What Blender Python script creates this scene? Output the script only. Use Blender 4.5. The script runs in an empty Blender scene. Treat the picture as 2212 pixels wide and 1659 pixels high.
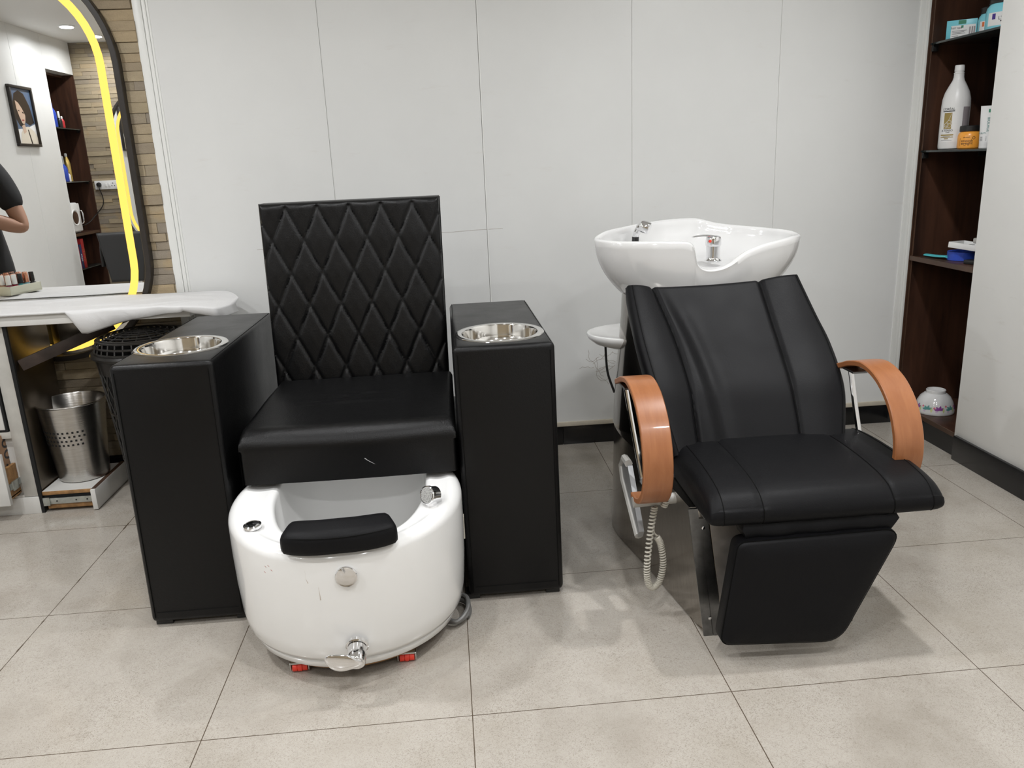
import bpy, bmesh, math, random
from math import sin, cos, pi, sqrt, exp
from mathutils import Vector as V, Matrix
random.seed(7)
scn = bpy.context.scene
COL = scn.collection
ORG = {}          # world origin of every empty / part

# ------------------------------------------------------------------ materials
def sock(b, *names):
    for n in names:
        if n in b.inputs: return b.inputs[n]
class NT:
    def __init__(s, name):
        s.m = bpy.data.materials.new(name); s.m.use_nodes = True
        s.t = s.m.node_tree; s.n = s.t.nodes; s.l = s.t.links
        s.b = s.n['Principled BSDF']
    def new(s, typ, **kw):
        n = s.n.new(typ)
        for k, v in kw.items(): setattr(n, k, v)
        return n
    def link(s, a, b): s.l.new(a, b)
    def math(s, op, a, b=None):
        n = s.new('ShaderNodeMath', operation=op)
        for i, x in enumerate((a, b)):
            if x is None: continue
            if isinstance(x, (int, float)): n.inputs[i].default_value = x
            else: s.link(x, n.inputs[i])
        return n.outputs[0]
    def noise(s, scale, detail=3, rough=.55, vec=None, dist=0):
        n = s.new('ShaderNodeTexNoise'); n.inputs['Scale'].default_value = scale
        n.inputs['Detail'].default_value = detail; n.inputs['Roughness'].default_value = rough
        n.inputs['Distortion'].default_value = dist
        if vec is None: vec = s.obj()
        s.link(vec, n.inputs['Vector']); return n.outputs['Fac']
    def obj(s):
        if not hasattr(s, '_tc'): s._tc = s.new('ShaderNodeTexCoord')
        return s._tc.outputs['Object']
    def scale(s, sc, vec=None):
        n = s.new('ShaderNodeMapping'); n.inputs['Scale'].default_value = sc
        s.link(vec or s.obj(), n.inputs['Vector']); return n.outputs[0]
    def ramp(s, fac, stops):
        n = s.new('ShaderNodeValToRGB'); e = n.color_ramp.elements
        while len(e) < len(stops): e.new(.5)
        for i, (p, c) in enumerate(stops): e[i].position = p; e[i].color = (*c, 1)
        s.link(fac, n.inputs[0]); return n.outputs[0]
    def mix(s, fac, a, b):
        n = s.new('ShaderNodeMix', data_type='RGBA')
        for i, x in ((0, fac), (6, a), (7, b)):
            if isinstance(x, (int, float)): n.inputs[i].default_value = x
            elif isinstance(x, tuple): n.inputs[i].default_value = (*x, 1)
            else: s.link(x, n.inputs[i])
        return n.outputs[2]
    def bump(s, h, strength, dist=.002):
        n = s.new('ShaderNodeBump'); n.inputs['Strength'].default_value = strength
        n.inputs['Distance'].default_value = dist
        s.link(h, n.inputs['Height']); s.link(n.outputs[0], s.b.inputs['Normal'])
    def set(s, col=None, rough=None, metal=None, coat=None, spec=None):
        if col is not None:
            if isinstance(col, tuple): s.b.inputs['Base Color'].default_value = (*col, 1)
            else: s.link(col, s.b.inputs['Base Color'])
        if rough is not None:
            if isinstance(rough, (int, float)): s.b.inputs['Roughness'].default_value = rough
            else: s.link(rough, s.b.inputs['Roughness'])
        if metal is not None: s.b.inputs['Metallic'].default_value = metal
        if coat is not None: s.b.inputs['Coat Weight'].default_value = coat; s.b.inputs['Coat Roughness'].default_value = .05
        if spec is not None: s.b.inputs['Specular IOR Level'].default_value = spec
        return s
M = {}
def mat(name, col, rough=.5, metal=0, var=0, vscale=6, bump=0, bscale=200, coat=None, spec=None):
    t = NT(name)
    if var:
        f = t.noise(vscale, 4)
        c2 = tuple(max(0, x * (1 - var)) for x in col); c1 = tuple(min(1, x * (1 + var)) for x in col)
        t.set(t.ramp(f, [(.3, c2), (.7, c1)]))
    else: t.set(col)
    t.set(None, rough, metal, coat, spec)
    if bump: t.bump(t.noise(bscale, 3), bump)
    M[name] = t.m; return t.m

def lin(r, g, b):
    f = lambda c: (c/255/12.92) if c/255 <= .04045 else ((c/255+.055)/1.055)**2.4
    return (f(r), f(g), f(b))

def leather(name, col, rough, bs=.35, spec=.25):
    t = NT(name); t.set(col, None, 0, spec=spec)
    f = t.noise(9, 3)
    rr = t.new('ShaderNodeMapRange'); rr.inputs[3].default_value = rough - .07; rr.inputs[4].default_value = rough + .09
    t.link(f, rr.inputs[0]); t.set(None, rr.outputs[0])
    v = t.new('ShaderNodeTexVoronoi'); v.inputs['Scale'].default_value = 520; t.link(t.obj(), v.inputs['Vector'])
    h = t.math('ADD', t.math('MULTIPLY', v.outputs['Distance'], .5), t.noise(140, 3))
    t.bump(h, bs, .0012); M[name] = t.m
leather('black_leather', (.0034, .0034, .0036), .34)
leather('black_leather_soft', (.0050, .0050, .0058), .47, .25, .14)
mat('black_seam', (.003, .003, .003), .6, spec=.1)
mat('white_gloss', (.80, .80, .79), .13, coat=.5)
mat('white_ceramic', (.69, .69, .685), .09, coat=.6)
mat('chrome', (.80, .80, .81), .07, 1)
t = NT('bowl_steel'); t.set((.78, .77, .75), .10, 1); M['bowl_steel'] = t.m
def brushed(name, col, rough, sc, bs=.25):
    t = NT(name); f = t.noise(1, 5, .6, t.scale(sc))
    t.set(t.ramp(f, [(.3, tuple(c*.78 for c in col)), (.7, col)]), None, 1)
    g = t.noise(5, 4)
    rr = t.new('ShaderNodeMapRange'); rr.inputs[3].default_value = rough*.7; rr.inputs[4].default_value = rough*1.4
    t.link(g, rr.inputs[0]); t.set(None, rr.outputs[0]); t.bump(f, bs, .0008); M[name] = t.m
brushed('brushed_steel', (.60, .585, .56), .24, (14, 14, 260))
brushed('base_steel', (.40, .375, .345), .13, (180, 180, 8), .06)
brushed('dark_panel', (.17, .145, .115), .30, (60, 4, 4), .12)
mat('steel_strip', (.20, .20, .20), .30, 1, var=.25, vscale=30)
mat('satin_steel', (.62, .58, .54), .42, .85, var=.2, vscale=18)
mat('zinc', (.55, .58, .56), .35, 1, var=.15, vscale=40)
mat('grey_plastic', (.42, .41, .385), .4)
mat('grey_metal', (.33, .335, .34), .35, .6)
mat('beige_plastic', (.50, .475, .41), .4)
mat('white_plastic', (.78, .78, .77), .35)
mat('cream_plastic', (.62, .62, .50), .4)
mat('black_plastic', (.012, .012, .012), .35)
mat('dark_slot', (.004, .004, .004), .8)
mat('red_plastic', (.80, .055, .03), .45)
mat('orange_jar', (.85, .36, .05), .28)
mat('jar_blue', (.22, .62, .72), .25)
mat('box_blue', (.16, .58, .68), .35)
mat('label_white', (.80, .80, .79), .4)
mat('label_gold', (.36, .27, .09), .35, .3)
mat('label_purple', (.06, .03, .25), .4)
mat('label_orange', (.75, .18, .05), .4)
mat('label_green', (.02, .22, .12), .4)
mat('label_grey', (.30, .27, .28), .4)
mat('ink', (.02, .02, .022), .5)
mat('ink_green', (.05, .22, .20), .5)
mat('cyan_plastic', (.10, .55, .60), .4)
mat('royal_blue', (.03, .08, .50), .4)
mat('cobalt', (.02, .06, .42), .25)
mat('leaf_green', (.05, .33, .06), .25)
mat('gold_can', (.62, .46, .15), .22, .9)
mat('book_red', (.42, .02, .025), .4)
mat('book_navy', (.02, .03, .11), .4)
mat('plywood', (.30, .16, .06), .55, var=.35, vscale=40)
mat('cardboard', (.27, .16, .09), .7, var=.15, vscale=12)
mat('copper', (.75, .36, .24), .2, .9)
mat('skin', (.40, .22, .145), .5)
mat('tshirt', (.010, .010, .011), .85)
mat('trousers', (.03, .035, .05), .85)
mat('hair', (.012, .009, .008), .45)
mat('lattice', (.012, .011, .010), .33)
mat('frame_brown', (.020, .016, .013), .42, var=.25, vscale=25)
mat('dark_slat', (.034, .022, .017), .45, var=.3, vscale=30)
mat('cream_strip', lin(196, 188, 172), .5, var=.08, vscale=20)
mat('white_laminate', lin(205, 204, 200), .32, var=.04, vscale=10)
mat('aluminium_frame', lin(186, 184, 178), .32, .25, var=.10, vscale=14, bump=.15, bscale=60)
mat('white_trim', lin(226, 227, 224), .35)
mat('ceiling_paint', (.74, .74, .73), .6)
mat('salon_vinyl', (.022, .022, .023), .5)
# white panels of the back wall: faint smudges and wear
def wallmat(name, base, dirt, rough):
    t = NT(name)
    f = t.noise(1.5, 5, .6); g = t.noise(1.0, 6, .7, t.scale((5, 5, 22)))
    a = t.ramp(f, [(.35, base), (.75, tuple(c*.93 for c in base))])
    k = t.math('MULTIPLY', t.math('SUBTRACT', g, .62), 2.2)
    n = t.new('ShaderNodeClamp'); t.link(k, n.inputs[0])
    t.set(t.mix(n.outputs[0], a, dirt), rough)
    t.bump(t.noise(70, 4), .06, .001); M[name] = t.m
wallmat('wall_panel', (.715, .722, .712), (.60, .575, .54), .38)
wallmat('plaster', (.88, .875, .85), (.64, .59, .53), .55)
# floor tiles
t = NT('floor_tile')
sx = t.new('ShaderNodeSeparateXYZ'); t.link(t.obj(), sx.inputs[0])
dx = t.math('PINGPONG', t.math('ADD', sx.outputs[0], 1.209 + 6.0), .3)
dy = t.math('PINGPONG', t.math('SUBTRACT', 3.3437 + 6.0, sx.outputs[1]), .3)
d = t.math('MINIMUM', dx, dy)
chip = t.math('MULTIPLY', t.math('POWER', t.noise(16, 2), 9), .06)
left = t.math('LESS_THAN', t.math('ABSOLUTE', t.math('ADD', sx.outputs[0], 1.209)), .05)
thr = t.math('ADD', .0011, t.math('MULTIPLY', chip, left))
gm = t.math('LESS_THAN', d, thr)
worm = t.noise(150, 2, .5, None, 1.2)
big = t.noise(2.6, 5, .6)
c0 = t.ramp(big, [(.30, lin(157, 150, 140)), (.5, lin(177, 171, 162)), (.68, lin(166, 159, 148)), (.8, lin(152, 145, 134))])
wm = t.math('GREATER_THAN', t.math('MULTIPLY', t.math('SUBTRACT', .032, t.math('ABSOLUTE', t.math('SUBTRACT', worm, .5))), 18), .12)
c1 = t.mix(t.math('MULTIPLY', wm, t.math('MULTIPLY', t.noise(5, 3), .95)), c0, lin(126, 117, 105))
t.set(t.mix(gm, c1, lin(84, 72, 60)), None)
rr = t.new('ShaderNodeMapRange'); rr.inputs[3].default_value = .13; rr.inputs[4].default_value = .23
t.link(t.noise(60, 3), rr.inputs[0]); t.set(None, rr.outputs[0], spec=.42)
t.bump(worm, .05, .0006); M['floor_tile'] = t.m
# ledger stone
t = NT('ledger_stone')
gi = t.new('ShaderNodeNewGeometry').outputs['Random Per Island']
c0 = t.ramp(gi, [(0, (.40, .33, .21)), (.2, (.33, .28, .20)), (.4, (.47, .385, .25)), (.6, (.37, .30, .20)), (.8, (.29, .255, .205)), (1, (.50, .39, .235))])
f = t.noise(1, 6, .65, t.scale((22, 22, 70)))
c1 = t.mix(t.math('MULTIPLY', f, .55), c0, (.16, .12, .08))
g = t.noise(7, 4, .6)
k = t.new('ShaderNodeClamp'); t.link(t.math('MULTIPLY', t.math('SUBTRACT', g, .6), 3), k.inputs[0])
t.set(t.mix(k.outputs[0], c1, (.46, .30, .12)), .7)
t.bump(t.math('ADD', f, t.noise(220, 3)), .7, .003); M['ledger_stone'] = t.m
# woods
def wood(name, ca, cb, sc, rough, coat=None):
    t = NT(name); f = t.noise(1, 6, .62, t.scale(sc), .6)
    t.set(t.ramp(f, [(.3, ca), (.7, cb)]), rough, coat=coat); t.bump(f, .08, .0006); M[name] = t.m
wood('dark_wood', (.024, .0115, .0078), (.082, .036, .021), (16, 16, 1.6), .36)
wood('dark_edge', (.04, .02, .012), (.10, .052, .03), (40, 3, 3), .4)
wood('beech', (.275, .098, .034), (.355, .138, .052), (60, 9, 9), .33, .15)
# tissue cloth
t = NT('tissue_cloth'); t.set((.80, .80, .80), .75)
t.b.inputs['Subsurface Weight'].default_value = 0
tr = t.new('ShaderNodeBsdfTranslucent'); tr.inputs[0].default_value = (.75, .74, .72, 1)
mx = t.new('ShaderNodeMixShader'); mx.inputs[0].default_value = .22
t.link(t.b.outputs[0], mx.inputs[1]); t.link(tr.outputs[0], mx.inputs[2]); t.link(mx.outputs[0], t.n['Material Output'].inputs[0])
t.bump(t.noise(15, 6, .6, None, .8), .5, .006); M['tissue_cloth'] = t.m
# mirror, glass shelf, emitters
mat('mirror_glass', (.90, .905, .90), .0, 1)
t = NT('tinted_glass'); t.set((.030, .042, .042), .04, 0, spec=.6); t.b.inputs['Transmission Weight'].default_value = .35; M['tinted_glass'] = t.m
def emit(name, col, s):
    t = NT(name); t.set((.02, .02, .02), .5); t.b.inputs['Emission Color'].default_value = (*col, 1); t.b.inputs['Emission Strength'].default_value = s; M[name] = t.m
emit('led_warm', (1.0, .61, .095), 1.5)
emit('downlight', (.93, .96, 1.0), 14)
t = NT('clear_plastic'); t.set((.75, .78, .78), .08); t.b.inputs['Transmission Weight'].default_value = .7; M['clear_plastic'] = t.m

# ------------------------------------------------------------------ mesh helpers
def nb(): return bmesh.new()
def box(bm, x0, x1, y0, y1, z0, z1, bv=0, seg=2):
    r = bmesh.ops.create_cube(bm, size=1)['verts']
    for v in r:
        v.co = V(((x0+x1)/2 + v.co.x*(x1-x0), (y0+y1)/2 + v.co.y*(y1-y0), (z0+z1)/2 + v.co.z*(z1-z0)))
    if bv:
        es = list({e for v in r for e in v.link_edges})
        bmesh.ops.bevel(bm, geom=es, offset=bv, segments=seg, affect='EDGES', profile=.5)
    return bm
def obox(bm, c, ax, ay, az, hx, hy, hz, bv=0):
    """box with axes ax, ay, az and half sizes"""
    b2 = nb(); box(b2, -hx, hx, -hy, hy, -hz, hz, bv)
    ax, ay, az = V(ax).normalized(), V(ay).normalized(), V(az).normalized()
    for v in b2.verts: v.co = V(c) + ax*v.co.x + ay*v.co.y + az*v.co.z
    join(bm, b2); return bm
def join(bm, b2):
    me = bpy.data.meshes.new('tmp'); b2.to_mesh(me); b2.free(); bm.from_mesh(me); bpy.data.meshes.remove(me)
def loft(bm, rings, closed=True, cap0=True, cap1=True):
    vs = [[bm.verts.new(p) for p in r] for r in rings]
    n = len(rings[0])
    for a, b in zip(vs, vs[1:]):
        for i in range(n if closed else n-1):
            j = (i+1) % n
            bm.faces.new((a[i], a[j], b[j], b[i]))
    if cap0: bm.faces.new(vs[0][::-1])
    if cap1: bm.faces.new(vs[-1])
    return bm
def lathe(bm, prof, c=(0, 0, 0), axis=(0, 0, 1), n=40, cap0=True, cap1=True):
    q = V((0, 0, 1)).rotation_difference(V(axis).normalized())
    rings = []
    for r, z in prof:
        rings.append([V(c) + q @ V((max(r, 1e-5)*cos(2*pi*i/n), max(r, 1e-5)*sin(2*pi*i/n), z)) for i in range(n)])
    return loft(bm, rings, True, cap0, cap1)
def frames(pts, closed):
    P = [V(p) for p in pts]; n = len(P); T = []
    for i in range(n):
        a = P[(i-1) % n] if closed or i > 0 else P[0]; b = P[(i+1) % n] if closed or i < n-1 else P[-1]
        T.append((b-a).normalized())
    up = V((0, 0, 1)) if abs(T[0].z) < .9 else V((0, 1, 0))
    N = (up - T[0]*up.dot(T[0])).normalized(); out = []
    for i in range(n):
        if i: N = (T[i-1].rotation_difference(T[i]) @ N); N = (N - T[i]*N.dot(T[i])).normalized()
        out.append((P[i], N, T[i].cross(N)))
    return out
def tube(bm, pts, r, n=8, closed=False):
    rings = []
    F = frames(pts, closed)
    for k, (p, a, b) in enumerate(F):
        rr = r[k] if isinstance(r, (list, tuple)) else r
        rings.append([p + a*(rr*cos(2*pi*i/n)) + b*(rr*sin(2*pi*i/n)) for i in range(n)])
    if closed: rings.append(rings[0]); return loft(bm, rings, True, False, False)
    return loft(bm, rings)
def prism(bm, pts, off):
    """closed polygon pts (3D) extruded by vector off"""
    return loft(bm, [[V(p) for p in pts], [V(p)+V(off) for p in pts]])
def spline(pts, k=8, closed=False):
    P = [V(p) for p in pts]; n = len(P); out = []
    for i in range(n if closed else n-1):
        if closed: a, b, c, d = P[(i-1) % n], P[i], P[(i+1) % n], P[(i+2) % n]
        else: a, b, c, d = P[max(i-1, 0)], P[i], P[i+1], P[min(i+2, n-1)]
        for j in range(k):
            t = j/k
            out.append(.5*((2*b) + (c-a)*t + (2*a-5*b+4*c-d)*t*t + (3*b-a-3*c+d)*t**3))
    if not closed: out.append(P[-1])
    return out
def pad(bm, nu, nv, F, G):
    """closed cushion: front grid F(u,v), back grid G(u,v), stitched along the border"""
    A = [[bm.verts.new(F(i/nu, j/nv)) for i in range(nu+1)] for j in range(nv+1)]
    for j in range(nv):
        for i in range(nu): bm.faces.new((A[j][i], A[j][i+1], A[j+1][i+1], A[j+1][i]))
    loop = [(0, i) for i in range(nu)] + [(j, nu) for j in range(nv)] + [(nv, i) for i in range(nu, 0, -1)] + [(j, 0) for j in range(nv, 0, -1)]
    Bk = {}
    for (j, i) in loop: Bk[(j, i)] = bm.verts.new(G(i/nu, j/nv))
    for k in range(len(loop)):
        a, b = loop[k], loop[(k+1) % len(loop)]
        bm.faces.new((A[b[0]][b[1]], A[a[0]][a[1]], Bk[a], Bk[b]))
    bm.faces.new([Bk[k] for k in loop][::-1])
    return bm
def obj(name, bm, m, parent=None, smooth=True, angle=35, base=None):
    bmesh.ops.recalc_face_normals(bm, faces=bm.faces[:])
    org = V((0, 0, 0))
    if parent is not None: org = ORG[parent.name]
    elif base is not None: org = V(base)
    for v in bm.verts: v.co -= org
    me = bpy.data.meshes.new(name); bm.to_mesh(me); bm.free()
    if smooth:
        for p in me.polygons: p.use_smooth = True
        me.set_sharp_from_angle(angle=math.radians(angle))
    me.materials.append(M[m])
    o = bpy.data.objects.new(name, me); COL.objects.link(o)
    if parent is not None: o.parent = parent
    else: o.location = org
    ORG[o.name] = org
    return o
def tag(o, label, cat, group=None, kind=None):
    o['label'] = label; o['category'] = cat
    if group: o['group'] = group
    if kind: o['kind'] = kind
    return o
def thing(name, label, cat, loc, group=None):
    o = bpy.data.objects.new(name, None); COL.objects.link(o); o.location = loc
    o.empty_display_size = .05; ORG[o.name] = V(loc)
    return tag(o, label, cat, group)
def struct(name, bm, m, label=None, **k):
    o = obj(name, bm, m, **k); o['kind'] = 'structure'
    if label: o['label'] = label
    return o
def cut(o, cutter_bm):
    """boolean difference, applied"""
    for v in cutter_bm.verts: v.co -= ORG[o.name]
    bmesh.ops.recalc_face_normals(cutter_bm, faces=cutter_bm.faces[:])
    me = bpy.data.meshes.new('cut'); cutter_bm.to_mesh(me); cutter_bm.free()
    c = bpy.data.objects.new('cut', me); COL.objects.link(c); c.parent = o.parent
    if o.parent is None: c.location = o.location
    md = o.modifiers.new('b', 'BOOLEAN'); md.object = c; md.operation = 'DIFFERENCE'; md.solver = 'EXACT'
    dg = bpy.context.evaluated_depsgraph_get(); dg.update()
    new = bpy.data.meshes.new_from_object(o.evaluated_get(dg)); o.modifiers.clear()
    old = o.data; new.name = old.name; o.data = new
    bpy.data.objects.remove(c); bpy.data.meshes.remove(me)
    for p in new.polygons: p.use_smooth = True
    new.set_sharp_from_angle(angle=math.radians(35))
def text_bm(s, size, place, extrude=.0003, rot=0, align='CENTER'):
    """lettering as a mesh; place(x, y, z) maps the flat text to the surface"""
    cu = bpy.data.curves.new('t', 'FONT'); cu.body = s; cu.size = size; cu.extrude = extrude; cu.align_x = align; cu.align_y = 'CENTER'; cu.resolution_u = 3
    o = bpy.data.objects.new('t', cu); COL.objects.link(o)
    dg = bpy.context.evaluated_depsgraph_get(); dg.update()
    me = bpy.data.meshes.new_from_object(o.evaluated_get(dg)); bpy.data.objects.remove(o)
    bm = nb(); bm.from_mesh(me); bpy.data.meshes.remove(me); bpy.data.curves.remove(cu)
    for v in bm.verts:
        x, y = v.co.x, v.co.y
        if rot == 90: x, y = -y, x
        if rot == -90: x, y = y, -x
        v.co = V(place(x, y, v.co.z))
    return bm
def merge(*bms):
    b = nb()
    for x in bms: join(b, x)
    return b
def sstep(x): x = max(0., min(1., x)); return x*x*(3-2*x)
def roundoff(d, r): return 0. if d >= r else r - sqrt(max(0., r*r - (r-d)**2))
def dup(root, loc, label=None, group=None, mats=None):
    r = root.copy(); COL.objects.link(r); r.location = loc
    if label: r['label'] = label
    if group: r['group'] = group
    for ch in list(root.children):
        c = ch.copy(); COL.objects.link(c); c.parent = r
        if mats and stem(ch.name) in mats:
            c.data = c.data.copy(); c.data.materials[0] = M[mats[stem(ch.name)]]
        for g in list(ch.children):
            d = g.copy(); COL.objects.link(d); d.parent = c
    return r
def stem(n): return n.split('.')[0]

# ------------------------------------------------------------------ camera (fitted to the floor grid)
CH = 1.2035
def cam_axes(p=.2723, y=.0732, r=-.0436):
    fw = V((sin(y)*cos(p), cos(y)*cos(p), -sin(p))); rt = V((cos(y), -sin(y), 0)); up = rt.cross(fw)
    return cos(r)*rt + sin(r)*up, -sin(r)*rt + cos(r)*up, fw
RT, UP, FW = cam_axes()
cd = bpy.data.cameras.new('camera'); cam = bpy.data.objects.new('camera', cd); COL.objects.link(cam)
cd.sensor_fit = 'HORIZONTAL'; cd.sensor_width = 36; cd.lens = 1724.8/2212*36; cd.clip_start = .02
mw = Matrix.Identity(4)
for i in range(3): mw[i][0], mw[i][1], mw[i][2] = RT[i], UP[i], -FW[i]
mw.translation = (0, 0, CH); cam.matrix_world = mw
scn.camera = cam

# ------------------------------------------------------------------ room
XR, XL, YB, YF, HC = 1.938, -3.30, 3.27, -1.62, 2.40
struct('floor', box(nb(), -3.8, 2.4, -1.9, 3.5, -.1, 0), 'floor_tile', 'large pale beige floor tiles with thin dark joints')
struct('ceiling', box(nb(), -3.8, 2.4, -1.9, 3.5, HC, HC+.1), 'ceiling_paint', 'plain white ceiling with round downlights')
# back wall of white boards
seams = [-1.055, -.4257, .1661, .7603, 1.352, 1.937]
b = nb(); box(b, -1.06, 2.0, YB+.012, YB+.1, 0, HC)
for i, (x0, x1) in enumerate(zip(seams, seams[1:])):
    g = (.001, .0009, .0016, .0005, .0005, .0006)[i]
    box(b, x0+g/2, x1-(.0009, .0016, .0005, .0005, .0004)[i]/2, YB, YB+.02, .10, HC, .0006, 1)
nb2 = nb()
for x, w in ((-.4257, .0016), (.1661, .0045), (.7603, .0012), (1.352, .0014)): box(nb2, x+.0006, x+.0006+w, YB-.0012, YB+.01, .104, HC, .0003, 1)
struct('trim_4', nb2, 'white_trim', 'thin white beads along the joints of the back wall boards')
wb = struct('wall_back', b, 'wall_panel', 'white panelled back wall with thin vertical joints')
box(b := nb(), -1.07, 1.93, YB-.010, YB+.01, .084, .103, .002)
t = struct('trim_1', b, 'cream_strip', 'cream strip above the black skirting')
b = nb(); box(b, -1.083, -1.052, YB-.006, YB+.03, .10, HC, .002); box(b, -1.0505, -1.037, YB-.004, YB+.03, .10, HC, .0015); box(b, -1.0355, -1.028, YB-.002, YB+.03, .10, HC, .001)
struct('trim_2', b, 'white_trim', 'white corner strip beside the stone cladding')
b = nb(); box(b, 1.912, 1.938, YB-.005, YB+.02, .103, HC, .0015); box(b, 1.9385, 1.949, YB-.016, YB+.02, .0, HC, .001)
struct('trim_3', b, 'white_trim', 'white strip at the edge of the wooden shelving')
b = nb()
for x0, x1 in ((-1.08, .452), (.4535, 1.25), (1.2515, 1.948)): box(b, x0, x1, YB-.006, YB+.02, 0, .085, .0015)
mat('skirting_black', (.008, .008, .0085), .22, var=.5, vscale=30)
struct('baseboard_back', b, 'skirting_black', 'glossy black skirting along the back wall')
# hairline marks on the boards
b = nb()
def crack(pts): tube(b, [(x, YB-.0001, z) for x, z in pts], .0006, 4)
crack([(-.75, .906), (-.70, .9055), (-.66, .907), (-.58, .9075)]); crack([(-.03, .9385), (.03, .9375), (.05, .9385), (.14, .9415), (.23, .942)])
rs = random.Random(3)
for k in range(15):
    x, z = .645 + rs.uniform(-.075, .045), .345 + rs.uniform(-.05, .06); a = rs.uniform(0, 6.3); p = [(x, z)]
    for j in range(5): a += rs.uniform(-.7, .7); x += .013*cos(a); z += .016*sin(a); p.append((x, z))
    crack(p)
mat('scuff', (.30, .25, .20), .7)
obj('scratch_marks', b, 'scuff', wb)
# ledger stone
def stone(xa, xb, z0, z1, y, sgn, seed, hrange=(.027, .043)):
    rs = random.Random(seed); b = nb(); z = z0
    while z < z1:
        h = rs.uniform(*hrange); h = min(h, z1-z); x = xa
        while x < xb:
            w = rs.choice((.10, .20, .30, .36, .44)) * rs.uniform(.8, 1.2); w = min(w, xb-x)
            d = rs.uniform(.001, .012)
            y0, y1 = (y-d, y+.03) if sgn < 0 else (y-.03, y+d)
            r = box(b, x+.0004, x+w-.0004, y0, y1, z+.0003, z+h-.0006, .0012, 1)
            x += w
        z += h
    return b
struct('wall_stone', stone(-3.3, -1.081, .09, HC, YB-.002, -1, 11), 'ledger_stone', 'tan split stone cladding behind the oval mirror')
struct('wall_backing', box(nb(), -3.5, -1.055, YB+.02, YB+.12, 0, HC), 'plaster')
struct('baseboard_stone', box(nb(), -3.3, -1.081, YB-.016, YB+.02, 0, .09, .0015), 'skirting_black', 'black skirting under the stone cladding')
# right wall and its skirting
struct('wall_right', box(nb(), XR, XR+.1, -1.7, 2.815, 0, HC, .004), 'plaster', 'rough white plaster wall on the right')
b = nb()
for y0, y1 in ((-1.62, .6), (.6015, 1.46), (1.4615, 2.32), (2.3215, 2.80)): box(b, XR-.012, XR+.002, y0, y1, 0, .098, .0015)
struct('baseboard_right', b, 'skirting_black', 'black skirting along the plaster wall')
# left wall with its niche, opposite wall
b = nb(); box(b, XL-.1, XL, -1.049, -.522, 0, HC, .001, 1); box(b, XL-.1, XL, -.520, .2, 0, HC, .001, 1)
for k in range(5): box(b, XL-.1, XL, .202+.62*k, .82+.62*k, 0, HC, .001, 1)
box(b, XL-.1, XL, -1.60, -1.05, 2.125, HC)
struct('wall_left', b, 'wall_panel', 'white panelled side wall seen in the mirror')
struct('wall_front', stone(-3.45, .35, .0, HC, YF, 1, 5), 'ledger_stone', 'stone clad wall seen in the mirror')
struct('wall_front_plaster', box(nb(), -3.8, 2.2, YF-.15, YF-.03, 0, HC), 'plaster')

# downlights: lamp lens in a thin ring, each with its light; only the first two show in the mirror
LP = [(-2.94, -.755, .6), (-2.92, -1.264, .6), (1.22, 1.90, 1.45), (-.45, 1.95, .62), (-1.6, 1.95, 1.45), (.35, 1.0, .55), (1.10, .45, .8), (-.1, .45, .75), (-1.5, .65, 1.25), (-2.7, 1.0, .9), (.6, -.8, .9), (-1.0, -.8, .9)]  # rest are unseen, set for wall brightness; mid-room one added for the plaster wall
for i, (x, y, pw) in enumerate(LP):
    t = thing('downlight', 'unseen round white ceiling downlight placed to light the room', 'ceiling light', (x, y, HC), 'ceiling downlights')
    if i < 2: t['label'] = ('round white downlight seen in the mirror, further left', 'round white downlight seen in the mirror across the glowing ring')[i]
    obj('trim_ring', lathe(nb(), [(.062, 0), (.062, -.006), (.052, -.008), (.050, -.003), (.050, 0)], (x, y, HC), n=28, cap0=False, cap1=False), 'white_plastic', t)
    obj('lens', lathe(nb(), [(.050, -.001), (.050, -.004), (.001, -.0045)], (x, y, HC), n=28), 'downlight', t)
    ld = bpy.data.lights.new('downlight_lamp', 'AREA'); ld.shape = 'DISK'; ld.size = .10; ld.energy = 12.0*pw; ld.color = (.985, .99, 1); ld.spread = math.radians(165)
    lo = bpy.data.objects.new('downlight_lamp', ld); COL.objects.link(lo); lo.location = (0, 0, -.012); lo.parent = t
w = bpy.data.worlds.new('world'); scn.world = w; w.use_nodes = True
w.node_tree.nodes['Background'].inputs[0].default_value = (.6, .6, .6, 1); w.node_tree.nodes['Background'].inputs[1].default_value = .2
vs = scn.view_settings; scn.display_settings.display_device = 'sRGB'
vs.view_transform = 'Standard'; vs.look = 'None'; vs.exposure = 0; vs.gamma = 1; vs.use_curve_mapping = False

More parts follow.
